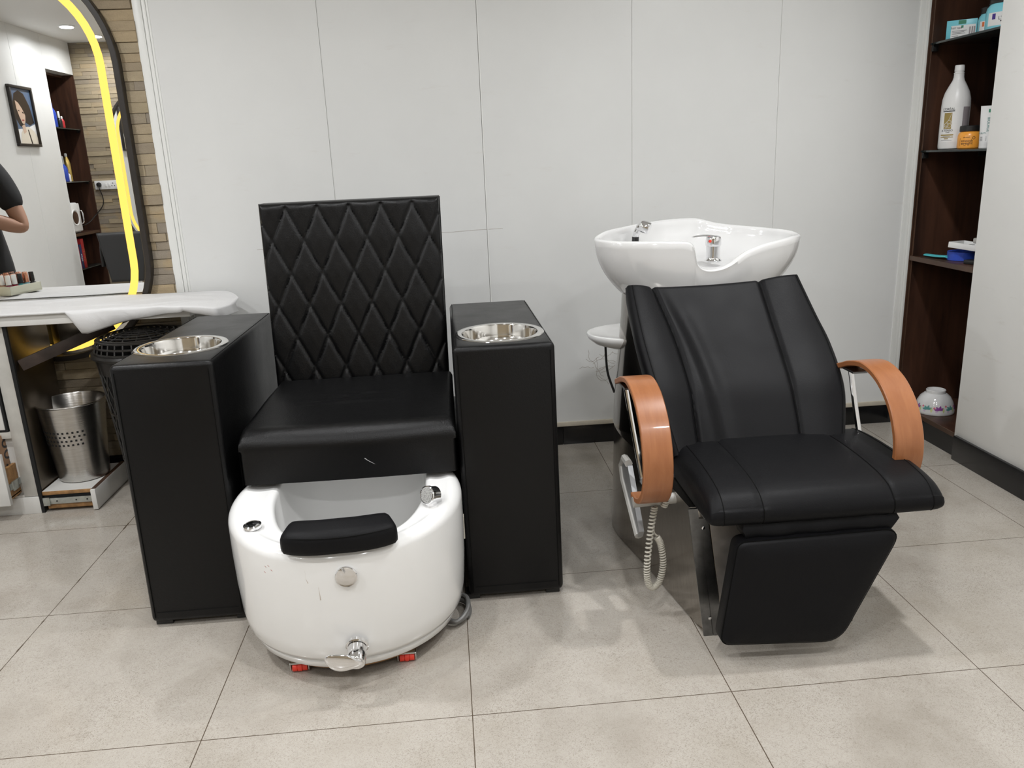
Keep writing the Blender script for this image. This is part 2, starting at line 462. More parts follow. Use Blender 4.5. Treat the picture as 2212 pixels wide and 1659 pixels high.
# ------------------------------------------------------------------ pedicure throne
t = thing('pedicure_chair', 'black leather pedicure armchair with diamond quilted back and boxy arms', 'armchair', (-.30, 2.4, 0))
def armblock(x0, x1, z1, splay, bx, by):
    b = nb(); box(b, x0, x1, 2.03, 2.775, .014, z1, .014, 3)
    for v in b.verts:                                   # padded faces: a slight swell, top a touch lower at the back
        f = (v.co.z - .3); v.co.x += splay*(v.co.z/.74)
        if v.co.z > .5: v.co.z -= .010*(v.co.y-2.03)/.745
    o = obj('armrest', b, 'black_leather', t)
    cut(o, lathe(nb(), [(.1135, .55), (.1135, .9)], (bx, by, 0), n=56))
    # seams and stitched edges
    for xx in (x0+.013, x1-.013): obj('seam', tube(nb(), [(xx+splay*.02, 2.0295, .03), (xx+splay*.95, 2.0295, z1-.02)], .0011, 5), 'black_seam', o)
    for xx in (x0+.008, x1-.008): obj('seam', tube(nb(), [(xx+splay, 2.05, z1-.0018), (xx+splay, 2.4, z1-.0062), (xx+splay, 2.76, z1-.0108)], .0011, 5), 'black_seam', o)
    obj('seam', tube(nb(), [(x0+.02, 2.0295, .045), (x1-.02, 2.0295, .045)], .0008, 5), 'black_seam', o)
    return o
al = armblock(-.878, -.618, .748, .006, -.752, 2.240)
ar = armblock(.002, .272, .742, -.006, .132, 2.190)
for x in (-.86, -.64, .02, .25):
    obj('foot', box(nb(), x-.028 if x > 0 else x-.012, x+.012 if x > 0 else x+.034, 2.045, 2.09, 0, .016, .002), 'black_plastic', t)
for x in (-.86, -.64, .02, .25): obj('foot', box(nb(), x-.02, x+.02, 2.70, 2.75, 0, .016, .002), 'black_plastic', t)
obj('base', box(nb(), -.617, .001, 2.30, 2.76, .02, .40, .004), 'black_leather', t)
# quilted back
W_, H_ = .556, .625
Bx = -.571
def back_pt(u, v, d):
    z = .482 + v*H_; y = 2.485 + .075*v + d
    return V((Bx + u*W_ + .006*(1-v)*(1-2*u), y, z))
def quilt(u, v):
    x, dn = u*W_, (1-v)*H_ - .012
    a = (x-.081)/.0975 + dn/.2; c = (x-.081)/.0975 - dn/.2
    da, dc = abs(a-round(a))*2, abs(c-round(c))*2
    if dn < 0: return .008
    h = (1-exp(-da/.075))*(1-exp(-dc/.075))
    return .0080*h + .0030*(da*dc)
def backF(u, v):
    e = min(u*W_, (1-u)*W_, (1-v)*H_ + .0)
    return back_pt(u, v, -quilt(u, v) + roundoff(e, .016) + .012)
b = pad(nb(), 130, 150, backF, lambda u, v: back_pt(u, v, .10))
bk = obj('backrest', b, 'black_leather', t, angle=60)
for k in (0, 1): obj('seam', tube(nb(), [back_pt(k, v/8, .030) + V((.0006*(2*k-1), 0, 0)) for v in range(9)], .0022, 5), 'black_seam', bk)
# seat cushion
rs = random.Random(5)
wr = [(.36+rs.uniform(-.12, .22), .52+rs.uniform(-.10, .08), rs.uniform(-.35, .35), rs.uniform(.03, .09), rs.uniform(.005, .010)) for _ in range(12)]
def seatF(u, v):
    x0 = -.577 + .026*sstep((v-.12)/.9); x = x0 + u*(-.008-x0)
    L = v*.60                                             # unrolled: up the front face, then over the top
    hf = .108; r = .052
    if L < hf: y, z = 2.020, .405 + L/hf*(.535-r+.0-.405+ .014)
    elif L < hf + r*pi/2: a = (L-hf)/r; y, z = 2.020 + r*(1-cos(a)), .497 + r*sin(a)
    else: y, z = 2.020 + r + (L-hf-r*pi/2), .549
    top = sstep((L-hf)/.06)
    if top > 0:
        z += .016*sstep((y-2.06)/.3)
        z -= top*roundoff(min(u, 1-u)*.56, .014)
        uu, vv = u, (y-2.02)/.5
        for (cx, cy, an, ln, wd) in wr:
            dx, dy = (uu-cx)*.56, (vv-cy)*.5; p = dx*cos(an)+dy*sin(an); q = -dx*sin(an)+dy*cos(an)
            if abs(p) < ln*1.6: z += .0019*exp(-(q/wd)**2)*exp(-(p/ln)**4)
        z -= .004*exp(-((uu-.5)/.3)**2 - ((vv-.5)/.25)**2)
    else: y += roundoff(min(u, 1-u)*.56, .012)
    y -= .006*sin(pi*u)*(1-top)
    return V((x, y, z))
def seatG(u, v):
    p = seatF(u, v); q = V(p); q.z = .405 if v > 0 else p.z; 
    if v == 0: q.y = p.y
    return V((q.x, max(q.y, 2.03) if v > 0 else q.y, q.z))
b = nb(); N1, N2 = 110, 130
G = [[b.verts.new(seatF(i/N1, j/N2)) for i in range(N1+1)] for j in range(N2+1)]
for j in range(N2):
    for i in range(N1): b.faces.new((G[j][i], G[j][i+1], G[j+1][i+1], G[j+1][i]))
for i in (0, N1):
    low = [b.verts.new((G[j][i].co.x, G[j][i].co.y, .405)) for j in range(N2+1)]
    for j in range(1, N2): b.faces.new((G[j][i], G[j+1][i], low[j+1], low[j]) if i else (G[j+1][i], G[j][i], low[j], low[j+1]))
box(b, -.55, -.03, 2.03, 2.50, .400, .412)
bmesh.ops.remove_doubles(b, verts=b.verts[:], dist=1e-6)
st = obj('seat', b, 'black_leather', t, angle=60)
# small pale scuffs on the seat front
b = nb(); tube(b, [(-.252, 2.0125, .462), (-.244, 2.0125, .455), (-.235, 2.0127, .449), (-.226, 2.013, .443)], [.0014, .0009, .0008, .0003], 5)
mat('pale_scuff', (.30, .30, .30), .7); obj('scuff', b, 'pale_scuff', st)
# steel finger bowls let into the arms
def finger_bowl(cx, cy, z, label):
    q = thing('finger_bowl', label, 'bowl', (cx, cy, z), 'steel finger bowls')
    prof = [(.095, -.072), (.113, -.030), (.1128, -.004), (.1235, -.003), (.1245, .0005), (.1225, .0030), (.1120, .0036), (.1065, .0022), (.1045, -.0035), (.104, -.03), (.092, -.062), (.07, -.070), (.001, -.071)]
    o = obj('bowl', lathe(nb(), prof, (cx, cy, z), n=72), 'bowl_steel', q, angle=50)
    o.rotation_euler = (.013, 0, 0)
finger_bowl(-.752, 2.240, .7465, 'round steel bowl let into the left arm of the quilted pedicure chair')
finger_bowl(.132, 2.190, .7415, 'round steel bowl let into the right arm of the quilted pedicure chair')

# ------------------------------------------------------------------ foot spa tub
t = thing('foot_spa', 'white glossy round foot spa tub on red wheels under the quilted chair', 'foot bath', (-.302, 1.975, 0))
NN = 128; CX, CY, R0 = -.302, 1.975, .300
def ztop(y): return min(.398, .362 + .05*max(0, (y-1.675)/.6))
def circ(r, zf, sq=1):
    return [V((CX + r*cos(2*pi*i/NN), CY + r*sin(2*pi*i/NN)*sq, zf(CY + r*sin(2*pi*i/NN)*sq))) for i in range(NN)]
def sup(hx, hy, cx, cy, n, zf, lean=0):
    out = []
    for i in range(NN):
        a = 2*pi*i/NN; c, s = cos(a), sin(a); k = (abs(c/hx)**n + abs(s/hy)**n)**(-1/n)
        x, y = cx + k*c, cy + k*s
        if lean: x += lean*max(0, -s)**2*(-1 if c > 0 else 1)*abs(c)
        out.append(V((x, y, zf(y))))
    return out
rings = [circ(.20, lambda y: .040), circ(.262, lambda y: .040), circ(.270, lambda y: .046), circ(.2735, lambda y: .060), circ(.267, lambda y: .066), circ(.280, lambda y: .071), circ(.287, lambda y: .084), circ(.293, lambda y: .12), circ(.298, lambda y: .20), circ(R0, lambda y: .28)]
for k in range(0, 7):
    a = k/6*pi/2; rings.append(circ(R0-.030+.030*cos(a), lambda y, a=a: ztop(y)-.026+.026*sin(a)))
IC = (-.292, 1.995)
for k in range(1, 7):
    f = k/6
    A = circ(R0-.030, ztop); Bq = sup(.205, .262, *IC, 3.2, lambda y: ztop(y)-.002, .055)
    rings.append([A[i].lerp(Bq[i], f*.94) + V((0, 0, -.004*sin(pi*f))) for i in range(NN)])
for k in range(1, 5):
    a = k/4*pi/2; s0 = .012
    rings.append([p + V((0, 0, 0)) for p in sup(.205-.012*sin(a)*.9, .262-.012*sin(a)*.9, *IC, 3.2, lambda y, a=a: ztop(y)-.003-.012*(1-cos(a)), .055)])
for z, f in ((.28, .93), (.20, .88), (.15, .82), (.125, .74), (.118, .6), (.116, .3), (.116, .02)):
    rings.append(sup(.205*f, .262*f, *IC, 3.0, lambda y, z=z: z, .05*f))
tubo = obj('tub', loft(nb(), rings), 'white_gloss', t, angle=50)
mat('drip_brown', (.50, .43, .37), .5); mat('polish_smear', (.35, .07, .05), .4)
FR0 = lambda x, z: V((x, CY - sqrt(max(0, .2995**2-(x-CX)**2)), z))
for pts in ([(-.372, .325), (-.370, .312), (-.371, .300), (-.3665, .288)], [(-.345, .300), (-.3435, .285), (-.3425, .262), (-.342, .245)]):
    b = nb(); tube(b, [FR0(x, z) for x, z in pts], [.0005]*3 + [.0011], 5); obj('drip_mark', b, 'drip_brown', tubo)
for x, z in ((-.470, .318), (-.462, .322), (-.474, .303), (-.455, .312)):
    b = nb(); tube(b, [FR0(x, z), FR0(x+.004, z-.003)], .0009, 5); obj('polish_smear', b, 'polish_smear', tubo)
obj('base_board', lathe(nb(), [(.225, .027), (.247, .027), (.247, .040), (.225, .040)], (CX, CY, 0), n=64), 'plywood', t)
for x, y in ((-.430, 1.772), (-.165, 1.775), (-.47, 2.13), (-.13, 2.13)):
    w = nb(); lathe(w, [(.004, -.019), (.0105, -.018), (.0105, -.007), (.0088, -.0062), (.0088, -.0055), (.0115, -.005), (.0115, .005), (.0088, .0055), (.0088, .0062), (.0105, .007), (.0105, .018), (.004, .019)], (x, y, .0118), (1, .05, 0), n=20)
    wo = obj('wheel', w, 'red_plastic', t)
    h = nb(); box(h, x-.024, x-.0205, y-.009, y+.009, .006, .0275, .001, 1); box(h, x+.0205, x+.024, y-.009, y+.009, .006, .0275, .001, 1); box(h, x-.024, x+.024, y-.008, y+.012, .0235, .0275)
    obj('wheel_bracket', h, 'zinc', wo)
# black rest pad hugging the front rim
prof = []
for k in range(20):
    a = 2*pi*k/20; n = 4.5; c, s = cos(a), sin(a); q = (abs(c)**n + abs(s)**n)**(-1/n)
    prof.append((q*c*.034, q*s*.0275))
b = nb(); rr = []
for i in range(33):
    a = -pi/2 + math.radians(-22.5 + 51*i/32); e = 1 - .16*max(0, abs(i-16)/16)**6
    rc = .2825; z = .389 + .008*(1-abs(i-16)/16*.6)
    rr.append([V((CX + (rc+px*e)*cos(a), CY + (rc+px*e)*sin(a), z + pz*e + (-.010*px/.034))) for px, pz in prof])
q0 = lambda R, f: [R[0].lerp(sum(R, V())/len(R), 0)] and [p.lerp(sum(R, V())/len(R), f) for p in R]
rr = [q0(rr[0], .12)] + rr[1:-1] + [q0(rr[-1], .12)]
pd = obj('rest_pad', loft(b, rr), 'black_leather_soft', t, angle=60)
s = nb(); tube(s, [V((CX + (.2825+.0345)*cos(a), CY + (.2825+.0345)*sin(a), .408)) for a in [-pi/2 + math.radians(-20+46*i/20) for i in range(21)]], .0012, 5)
obj('seam', s, 'black_seam', pd)
# chrome fittings
FR = lambda x, z, o=0: V((x, CY - sqrt(max(0, .2985**2-(x-CX)**2)) - o, z))
k = FR(-.277, .303)
b = lathe(nb(), [(.024, 0), (.0255, .004), (.0255, .008), (.0235, .0095), (.019, .0085), (.001, .0085)], k, (0, -1, .05), n=40)
o = obj('overflow_knob', b, 'chrome', t)
obj('knob_tab', obox(nb(), k + V((-.0085, -.0115, .0165)), (.9, 0, .45), (0, 1, 0), (-.45, 0, .9), .0055, .0035, .008, .002), 'chrome', o)
k = FR(-.270, .118)
b = lathe(nb(), [(.027, -.004), (.027, .003), (.0245, .005), (.0225, .005), (.0225, .001), (.0215, .001), (.021, .024), (.023, .026), (.0225, .047), (.021, .050), (.001, .050)], k, (0, -1, -.35), n=36)
fa = obj('drain_tap', b, 'chrome', t)
p0 = k + V((-.004, -.046, -.005))
b = nb(); N = 40; rr = []
for j in range(9):
    v = -1 + 2*j/8; row = []
    for i in range(N):
        a = 2*pi*i/N; r = 1 - .0*abs(v)
        e = sqrt(max(.02, 1-v*v*.9))
        lx = cos(a)*.043*e; lz = sin(a)*(.0235 - .006*cos(a))*e
        row.append(p0 + V((-.022 + lx, -.006*v - .006, lz*.92 + .010*(lx/.04)**2*(1 if lx < 0 else -.3) - .004)))
    rr.append(row)
obj('tap_lever', loft(b, rr), 'chrome', fa, angle=70)
# press button, shower head, floor jet
obj('press_button', lathe(nb(), [(.0215, -.004), (.0215, .002), (.0175, .0042), (.0165, .0034), (.006, .0044), (.001, .0044)], (-.512, 1.822, .3795), (-.02, -.08, 1), n=36), 'chrome', t)
b = lathe(nb(), [(.016, -.030), (.0215, -.026), (.0220, -.006), (.0235, -.004), (.0235, .004), (.0215, .006), (.0205, .004), (.001, .0045)], (-.0865, 1.872, .404), (-.62, -.74, .30), n=36)
lathe(b, [(.016, -.02), (.016, .012)], (-.080, 1.880, .388), (0, 0, 1), n=24)
sh = obj('shower_head', b, 'chrome', t)
t2 = NT('spray_face'); v = t2.new('ShaderNodeTexVoronoi'); v.inputs['Scale'].default_value = 420; t2.link(t2.obj(), v.inputs['Vector'])
t2.set(t2.ramp(v.outputs['Distance'], [(.25, (.12, .12, .12)), (.4, (.75, .75, .75))]), .25, 1); M['spray_face'] = t2.m
ax = V((-.62, -.74, .30)).normalized()
obj('spray_face', lathe(nb(), [(.0185, .0), (.0185, .0015), (.001, .0022)], V((-.0865, 1.872, .404)) + ax*.0045, ax, n=30), 'spray_face', sh)
b = lathe(nb(), [(.030, 0), (.0335, .004), (.030, .009), (.024, .009), (.021, .004), (.001, .003)], (-.262, 2.12, .30), (0, -.95, .3), n=36)
obj('water_jet', lathe(nb(), [(.030, 0), (.0335, .004), (.030, .009), (.024, .009), (.021, .004), (.001, .003)], (-.262, 1.90, .1165), (0, 0, 1), n=36), 'chrome', t)
b.free()
obj('side_clip', box(nb(), -.0035, .0, 1.985, 2.005, .22, .285, .0008, 1), 'beige_plastic', t)
# coiled grey hose on the floor
b = nb(); pts = []
for i in range(131):
    a = i/130*2*pi*2.6 - .5; r = .052 + .006*sin(a*.7)
    pts.append(V((-.036 + .68*r*cos(a)*(1+.12*sin(a*.37)), 1.965 + r*1.1*sin(a), .009 + .0065*(i/130*2.6) + .022*max(0, cos(a))*i/130)))
tube(b, pts, .0062, 8)
mat('hose_grey', (.24, .24, .235), .35, .5, bump=.5, bscale=900)
t = thing('hose', 'coiled grey braided hose on the floor between foot tub and armrest', 'hose', (-.036, 1.965, 0))
obj('pipe', b, 'hose_grey', t)
obj('coupling', lathe(nb(), [(.0085, -.014), (.0085, .014)], pts[-1], pts[-1]-pts[-3], n=14), 'black_plastic', t)

# ------------------------------------------------------------------ shampoo chair
t = thing('shampoo_chair', 'black leather salon shampoo chair with white ceramic wash basin and curved wooden arms', 'shampoo chair', (.82, 2.25, 0))
XC = .80
def sym(pts): return pts + [(2*XC-x, y) for x, y in pts[::-1]]
lowp = [(.602, 1.772), (.575, 1.94), (.545, 2.12), (.512, 2.30), (.500, 2.38), (.502, 2.46), (.522, 2.54), (.565, 2.61), (.64, 2.66), (.72, 2.68)]
midp = [(.560, 1.79), (.550, 1.94), (.536, 2.12), (.516, 2.28), (.508, 2.37), (.512, 2.46), (.532, 2.54), (.575, 2.61), (.65, 2.655), (.725, 2.672)]
def ring(p, z): 
    q = spline([(x, y, z) for x, y in p], 4); return q + [V((2*XC-v.x, v.y, v.z)) for v in q[::-1]]
b = loft(nb(), [ring(lowp, .004), ring(lowp, .012), ring([( a[0]*.5+c[0]*.5, a[1]*.5+c[1]*.5) for a, c in zip(lowp, midp)], .18), ring(midp, .355)])
bs = obj('base', b, 'base_steel', t, angle=40)
# tall rear column
b = nb(); rr = []
for z, hx, hy, cy in ((.355, .288, .205, 2.452), (.50, .276, .19, 2.46), (.62, .262, .175, 2.48), (.70, .25, .165, 2.50), (.775, .24, .16, 2.53)):
    rr.append([V((XC + hx*(abs(cos(a))**.8)*(1 if cos(a) > 0 else -1), cy + hy*(abs(sin(a))**.8)*(1 if sin(a) > 0 else -1), z)) for a in [2*pi*i/64 for i in range(64)]])
obj('column', loft(b, rr), 'base_steel', bs, angle=40)
# front edge strips with screws
b = nb()
prism(b, [(.598, 1.768, .0), (.556, 1.785, .352), (.580, 1.785, .352), (.622, 1.768, .0)], (0, .004, 0))
s0 = obj('edge_strip', b, 'steel_strip', bs)
b = nb(); prism(b, [(.623, 1.767, .002), (.583, 1.784, .325), (.606, 1.784, .325), (.650, 1.767, .002)], (0, .004, 0))
obj('edge_strip', b, 'steel_strip', bs)
for x, z in ((.613, .05), (.637, .05), (.594, .30)):
    obj('screw', lathe(nb(), [(.0042, 0), (.0042, .0015), (.002, .0022), (.001, .0022)], (x, 1.768 + .017*z/.35, z), (0, -1, .05), n=12), 'chrome', s0)
obj('front_panel', prism(nb(), [(.651, 1.770, .004), (.608, 1.787, .345), (.99, 1.787, .345), (.95, 1.770, .004)], (0, .003, 0)), 'satin_steel', bs)
obj('seat_rail', box(nb(), .588, .70, 1.755, 1.80, .335, .362, .003), 'grey_plastic', t)
# seat: one profile (depth, height) swept across, pinched towards the sides
PS = spline([(2.05, .350, 0), (1.95, .349, 0), (1.78, .350, 0), (1.705, .352, 0), (1.672, .357, 0), (1.660, .372, 0), (1.662, .392, 0), (1.676, .413, 0), (1.705, .431, 0), (1.755, .442, 0), (1.83, .449, 0), (1.92, .452, 0), (2.0, .450, 0), (2.04, .444, 0), (2.058, .430, 0), (2.062, .39, 0), (2.058, .355, 0)], 5)
def seat_sec(u):
    w = .555; e = min(u, 1-u)*w; r = .030
    k = 1 - roundoff(e, r)/r * .42
    out = []
    for p in PS:
        y, z = p.x, p.y; x0 = .578 - .006*(2.05-y)/.4; x1 = 1.130 + .014*(2.05-y)/.4
        zz = .372 + (z-.372)*k
        if z > .40: zz -= .004*exp(-(abs(u-.22)*w/.006)**2) + .004*exp(-(abs(u-.775)*w/.006)**2); zz -= .005*(2*u-1)**2
        yy = y + (1.85-y)*(1-k)*.10
        out.append(V((x0 + u*(x1-x0), yy - (.004*sin(pi*u) if y < 1.7 else 0), zz)))
    return out
us = [0, .004, .010, .018, .028, .04, .055] + [.07 + .86*i/60 for i in range(61)] + [.945, .96, .972, .982, .99, .996, 1]
se = obj('seat', loft(nb(), [seat_sec(u) for u in us]), 'black_leather_soft', t, angle=55)
I0 = min(range(len(PS)), key=lambda i: abs(PS[i].x-1.672) + (9 if PS[i].y > .37 else 0))
I1 = min(range(len(PS)), key=lambda i: abs(PS[i].x-2.04) + (9 if PS[i].y < .43 else 0))
def sF(u, v): return seat_sec(u)[max(I0, min(I1, round(I1 + (I0-I1)*v)))]
for u in (.22, .775): obj('seam', tube(nb(), [sF(u, v/40) + V((0, -.0008, .0008)) for v in range(0, 41)], .0013, 5), 'black_seam', se)
for u in (.055, .945): obj('seam', tube(nb(), [sF(u, v/40) + V((0, -.0003, .0004)) for v in range(0, 41)], .0011, 5), 'black_seam', se)
obj('seat_tab', obox(nb(), (.578, 1.80, .375), (1, 0, 0), (0, 1, .15), (0, -.15, 1), .002, .014, .016, .001), 'black_leather_soft', se)
# back rest: side wings and a hollow middle panel
LE = spline([(.569, 1.985, .412), (.548, 2.05, .51), (.535, 2.10, .576), (.525, 2.20, .672), (.524, 2.285, .75), (.527, 2.36, .815)], 10)
RE = spline([(1.050, 1.992, .412), (1.076, 2.045, .487), (1.092, 2.10, .555), (1.098, 2.20, .640), (1.082, 2.27, .715), (1.058, 2.36, .822)], 10)
def along(E, v):
    k = min(max(v, 0), 1)*(len(E)-1); i = min(int(k), len(E)-2); return E[i].lerp(E[i+1], k-i)
UL = lambda v: .155 + .02*sin(pi*v) if 0 else .14 + .10*sstep(1-v*1.0)*.55 + .06*sin(pi*v)
def bpt(u, v, off):
    p = along(LE, v).lerp(along(RE, v), u)
    tng = (along(LE, min(v+.05, 1)) - along(LE, max(v-.05, 0))).normalized()
    nrm = tng.cross(V((1, 0, 0))).normalized()
    if nrm.y > 0: nrm = -nrm
    return p + nrm*off
def seamU(v):
    l = (.158 + .06*sin(pi*min(1, (1-v)*.95)) - .01); r = .775 - .045*sin(pi*(1-v)*.9) + .0*v
    return l, r
rs = random.Random(9)
folds = [(.04, .45, .45, .030, .004), (.15, .42, .45, .045, -.0075)]
def bF(u, v):
    l, r = seamU(v)
    w = .53; off = .014
    if u < l: f = u/l; off += .016*(1-f)**1.5 + .008*sin(pi*f)
    elif u > r: f = (u-r)/(1-r); off += .016*f**1.5 + .008*sin(pi*f)
    else:
        f = (u-l)/(r-l); off += -.006*sin(pi*f)
        for (f0, v0, lv, wd, hh) in folds: off += hh*exp(-((f-f0-.16*(.9-v))/ (wd*1.8))**2)*exp(-((v-v0)/lv)**4)
    off -= .009*exp(-(abs(u-l)*w/.006)**2) + .008*exp(-(abs(u-r)*w/.006)**2)
    e = min(u*w, (1-u)*w, (1-v)*.55)
    off -= roundoff(e, .022)
    return bpt(u, v, off)
br = obj('backrest', pad(nb(), 150, 90, bF, lambda u, v: bpt(u*.96+.02, v*.99, -.055)), 'black_leather_soft', t, angle=55)
for k in (0, 1):
    obj('seam', tube(nb(), [bF(seamU(v/40)[k], v/40) + V((0, -.001, .0)) for v in range(41)], .0015, 5), 'black_seam', br)
    obj('seam', tube(nb(), [bF((.030, .970)[k], v/40) + V((0, -.0006, .0)) for v in range(40)], .0011, 5), 'black_seam', br)
# leg rest: a padded board hinged under the seat
def poly_round(P, R, n=7):
    out = []
    for i in range(len(P)):
        p, a, c = V(P[i]), V(P[i-1]), V(P[(i+1) % len(P)]); r = R[i]
        da, dc = (a-p).normalized(), (c-p).normalized(); ang = da.angle(dc); d = r/math.tan(ang/2)
        s_, e_ = p+da*d, p+dc*d
        for k in range(n+1): f = k/n; out.append(((1-f)**2)*s_ + 2*f*(1-f)*p + f*f*e_)
    return out
FP = [(.596, 1.645, .053), (.892, 1.632, .044), (1.040, 1.652, .325), (.634, 1.650, .322)]
o2 = poly_round(FP, (.025, .07, .03, .025)); cen = sum(o2, V())/len(o2)
def inset(k, dy): return [p.lerp(cen, k) + V((0, dy, 0)) for p in o2]
b = loft(nb(), [inset(.03, .048), inset(.0, .042), inset(.0, .010), inset(.006, .004), inset(.022, -.001), inset(.06, -.005), inset(.3, -.010), inset(.7, -.012), inset(.98, -.012)])
fr = obj('leg_rest', b, 'black_leather_soft', t, angle=55)
s = nb(); tube(s, [p + V((0, .0025, 0)) for p in inset(.008, 0)], .0016, 5, True); obj('seam', s, 'black_seam', fr)
b = nb(); rr = []
for x0, x1, y, z in ((.66, 1.02, 1.668, .318), (.655, 1.025, 1.662, .334), (.65, 1.035, 1.665, .345), (.655, 1.03, 1.672, .356)):
    rr.append([V((x0 + (x1-x0)*f/12, y + .003*sin(f*1.7), z + .002*sin(f*2.1))) for f in range(13)] + [V((x0 + (x1-x0)*f/12, y+.06, z)) for f in range(12, -1, -1)])
obj('flap', loft(b, rr), 'black_leather_soft', t, angle=50)
# bent wood arms on steel struts
prof = spline([(2.145, .590), (2.10, .606), (2.05, .624), (1.98, .634), (1.905, .614), (1.842, .566), (1.806, .505), (1.796, .45), (1.806, .40), (1.838, .362), (1.885, .342), (1.93, .338)], 6)
prof = [(p[0], p[1]) for p in [(v.x, v.y) for v in spline([(a, c, 0) for a, c in [(2.145, .590), (2.10, .606), (2.05, .624), (1.98, .634), (1.905, .614), (1.842, .566), (1.806, .505), (1.796, .45), (1.806, .40), (1.838, .362), (1.885, .342), (1.93, .338)]], 6)]]
def arm(x0, x1, rear, dz):
    P = [p for p in prof if p[0] < rear or p[1] < .5]; n = len(P); rings = []
    for i, (y, z) in enumerate(P):
        a, c = P[max(i-1, 0)], P[min(i+1, n-1)]; ty, tz = c[0]-a[0], c[1]-a[1]; L = sqrt(ty*ty+tz*tz); ny, nz = tz/L, -ty/L
        h = .0075; e = .0022; z = z + dz
        sec = [(x0+e, h), (x1-e, h), (x1, h-e), (x1, -h+e), (x1-e, -h), (x0+e, -h), (x0, -h+e), (x0, h-e)]
        rings.append([V((x, y + ny*q, z + nz*q)) for x, q in sec])
    return obj('armrest', loft(nb(), rings), 'beech', t, angle=30)
for x0, x1, rear, dz, sx0, sx1 in ((.444, .519, 2.13, 0, .462, .492), (1.083, 1.158, 2.2, .004, 1.098, 1.118)):
    a = arm(x0, x1, rear, dz)
    b = nb(); tube(b, [(sx0, 2.065, .600+dz), (sx0*.6+sx1*.4, 2.04, .50), (sx1, 1.995, .35)], .0075, 10)
    obj('strut', b, 'chrome', a)
    obj('strut_plate', box(nb(), sx0-.012, sx0+.03, 2.03, 2.10, .598+dz, .604+dz, .001, 1), 'steel_strip', a)
    obj('hanger_bar', obox(nb(), ((sx1+.58)/2 if sx1 < .8 else 1.11, 1.995, .352), (1, 0, .05), (0, 1, 0), (-.05, 0, 1), .05, .009, .009, .001), 'grey_metal', a)
# control bracket, handset tube, coiled cord
b = nb(); prism(b, [(.462, 2.125, .345), (.462, 2.10, .372), (.462, 2.045, .374), (.462, 2.015, .345), (.462, 1.910, .238), (.462, 1.925, .216), (.462, 1.945, .218), (.462, 2.11, .312)], (.014, 0, 0))
bk = obj('bracket', b, 'grey_metal', t)
b = nb(); tube(b, [(.466, 1.930, .216), (.466, 2.02, .263), (.466, 2.108, .308), (.466, 2.130, .345), (.466, 2.10, .376), (.466, 2.05, .378)], .0115, 8); obj('bracket_rim', b, 'grey_plastic', bk)
b = nb(); tube(b, [(.444, 1.905, .327), (.452, 1.905, .3275), (.60, 1.90, .335)], .0145, 16); obj('handset_rail', b, 'grey_plastic', t)
pth = spline([(.498, 1.888, .318), (.487, 1.885, .25), (.478, 1.885, .16), (.480, 1.886, .105), (.493, 1.888, .083), (.512, 1.888, .100), (.522, 1.888, .15), (.516, 1.89, .205), (.506, 1.892, .228)], 24)
F = frames(pth, False); hel = []; m = len(pth); TURN = 62; K = TURN*9
for i in range(K):
    f = i/(K-1)*(m-1); j = min(int(f), m-2); p, a, c = F[j]; p2 = F[j+1][0]; p = p.lerp(p2, f-j); th = 2*pi*TURN*i/(K-1)
    hel.append(p + a*(.0072*cos(th)) + c*(.0072*sin(th)))
b = nb(); tube(b, hel, .0027, 5)
tube(b, spline([(.506, 1.892, .232), (.498, 1.893, .242), (.497, 1.893, .265)], 4), .0026, 5)
pth = spline([(.522, 1.886, .318), (.527, 1.884, .335), (.528, 1.884, .356)], 12); F = frames(pth, False); hel = []; m = len(pth)
for i in range(54):
    f = i/53*(m-1); j = min(int(f), m-2); p, a, c = F[j]; p = p.lerp(F[j+1][0], f-j); th = 2*pi*6*i/53; hel.append(p + a*(.0072*cos(th)) + c*(.0072*sin(th)))
tube(b, hel, .0027, 5)
obj('coiled_cord', b, 'beige_plastic', t, angle=80)
# white ceramic basin
RIM = [(1.150, 2.55, .932), (1.110, 2.505, .932), (1.056, 2.468, .927), (1.005, 2.445, .921), (.960, 2.430, .911), (.925, 2.420, .899), (.900, 2.415, .885), (.872, 2.411, .868), (.840, 2.410, .856), (.807, 2.410, .853), (.783, 2.410, .858), (.767, 2.410, .872), (.760, 2.410, .895), (.755, 2.410, .920), (.742, 2.411, .937), (.715, 2.413, .943), (.670, 2.416, .945), (.612, 2.424, .947), (.560, 2.440, .948), (.515, 2.465, .949), (.480, 2.505, .951), (.470, 2.545, .953), (.484, 2.585, .960), (.524, 2.64, .968), (.600, 2.725, .971), (.655, 2.770, .974), (.708, 2.805, .976), (.760, 2.830, .978), (.802, 2.842, .979), (.850, 2.855, .979), (.893, 2.862, .977), (.928, 2.856, .970), (.963, 2.840, .960), (1.005, 2.82, .953), (1.042, 2.80, .949), (1.116, 2.735, .942), (1.159, 2.655, .938), (1.165, 2.60, .934)]
rim = spline(RIM, 5, True); n = len(rim)
c0 = V((.812, 2.585, .0))
def flat_ring(hx, hy, z, cy=2.585): 
    out = []
    for p in rim:
        a = math.atan2((p.y-2.585)/.21, (p.x-.815)/.34); out.append(V((.812 + hx*cos(a), cy + hy*sin(a), z)))
    return out
bot = flat_ring(.20, .14, .735)
rings = [flat_ring(.02, .02, .735), flat_ring(.12, .08, .735), bot]
for k in range(1, 13):
    f = k/13; w = sin(f*pi/2)**.85; 
    rings.append([V((bot[i].x + (rim[i].x-bot[i].x)*w, bot[i].y + (rim[i].y-bot[i].y)*w, bot[i].z + (rim[i].z-.006-bot[i].z)*f**1.12)) for i in range(n)])
def toward(p, d): q = V((c0.x-p.x, c0.y-p.y, 0)); q.normalize(); return p + q*d
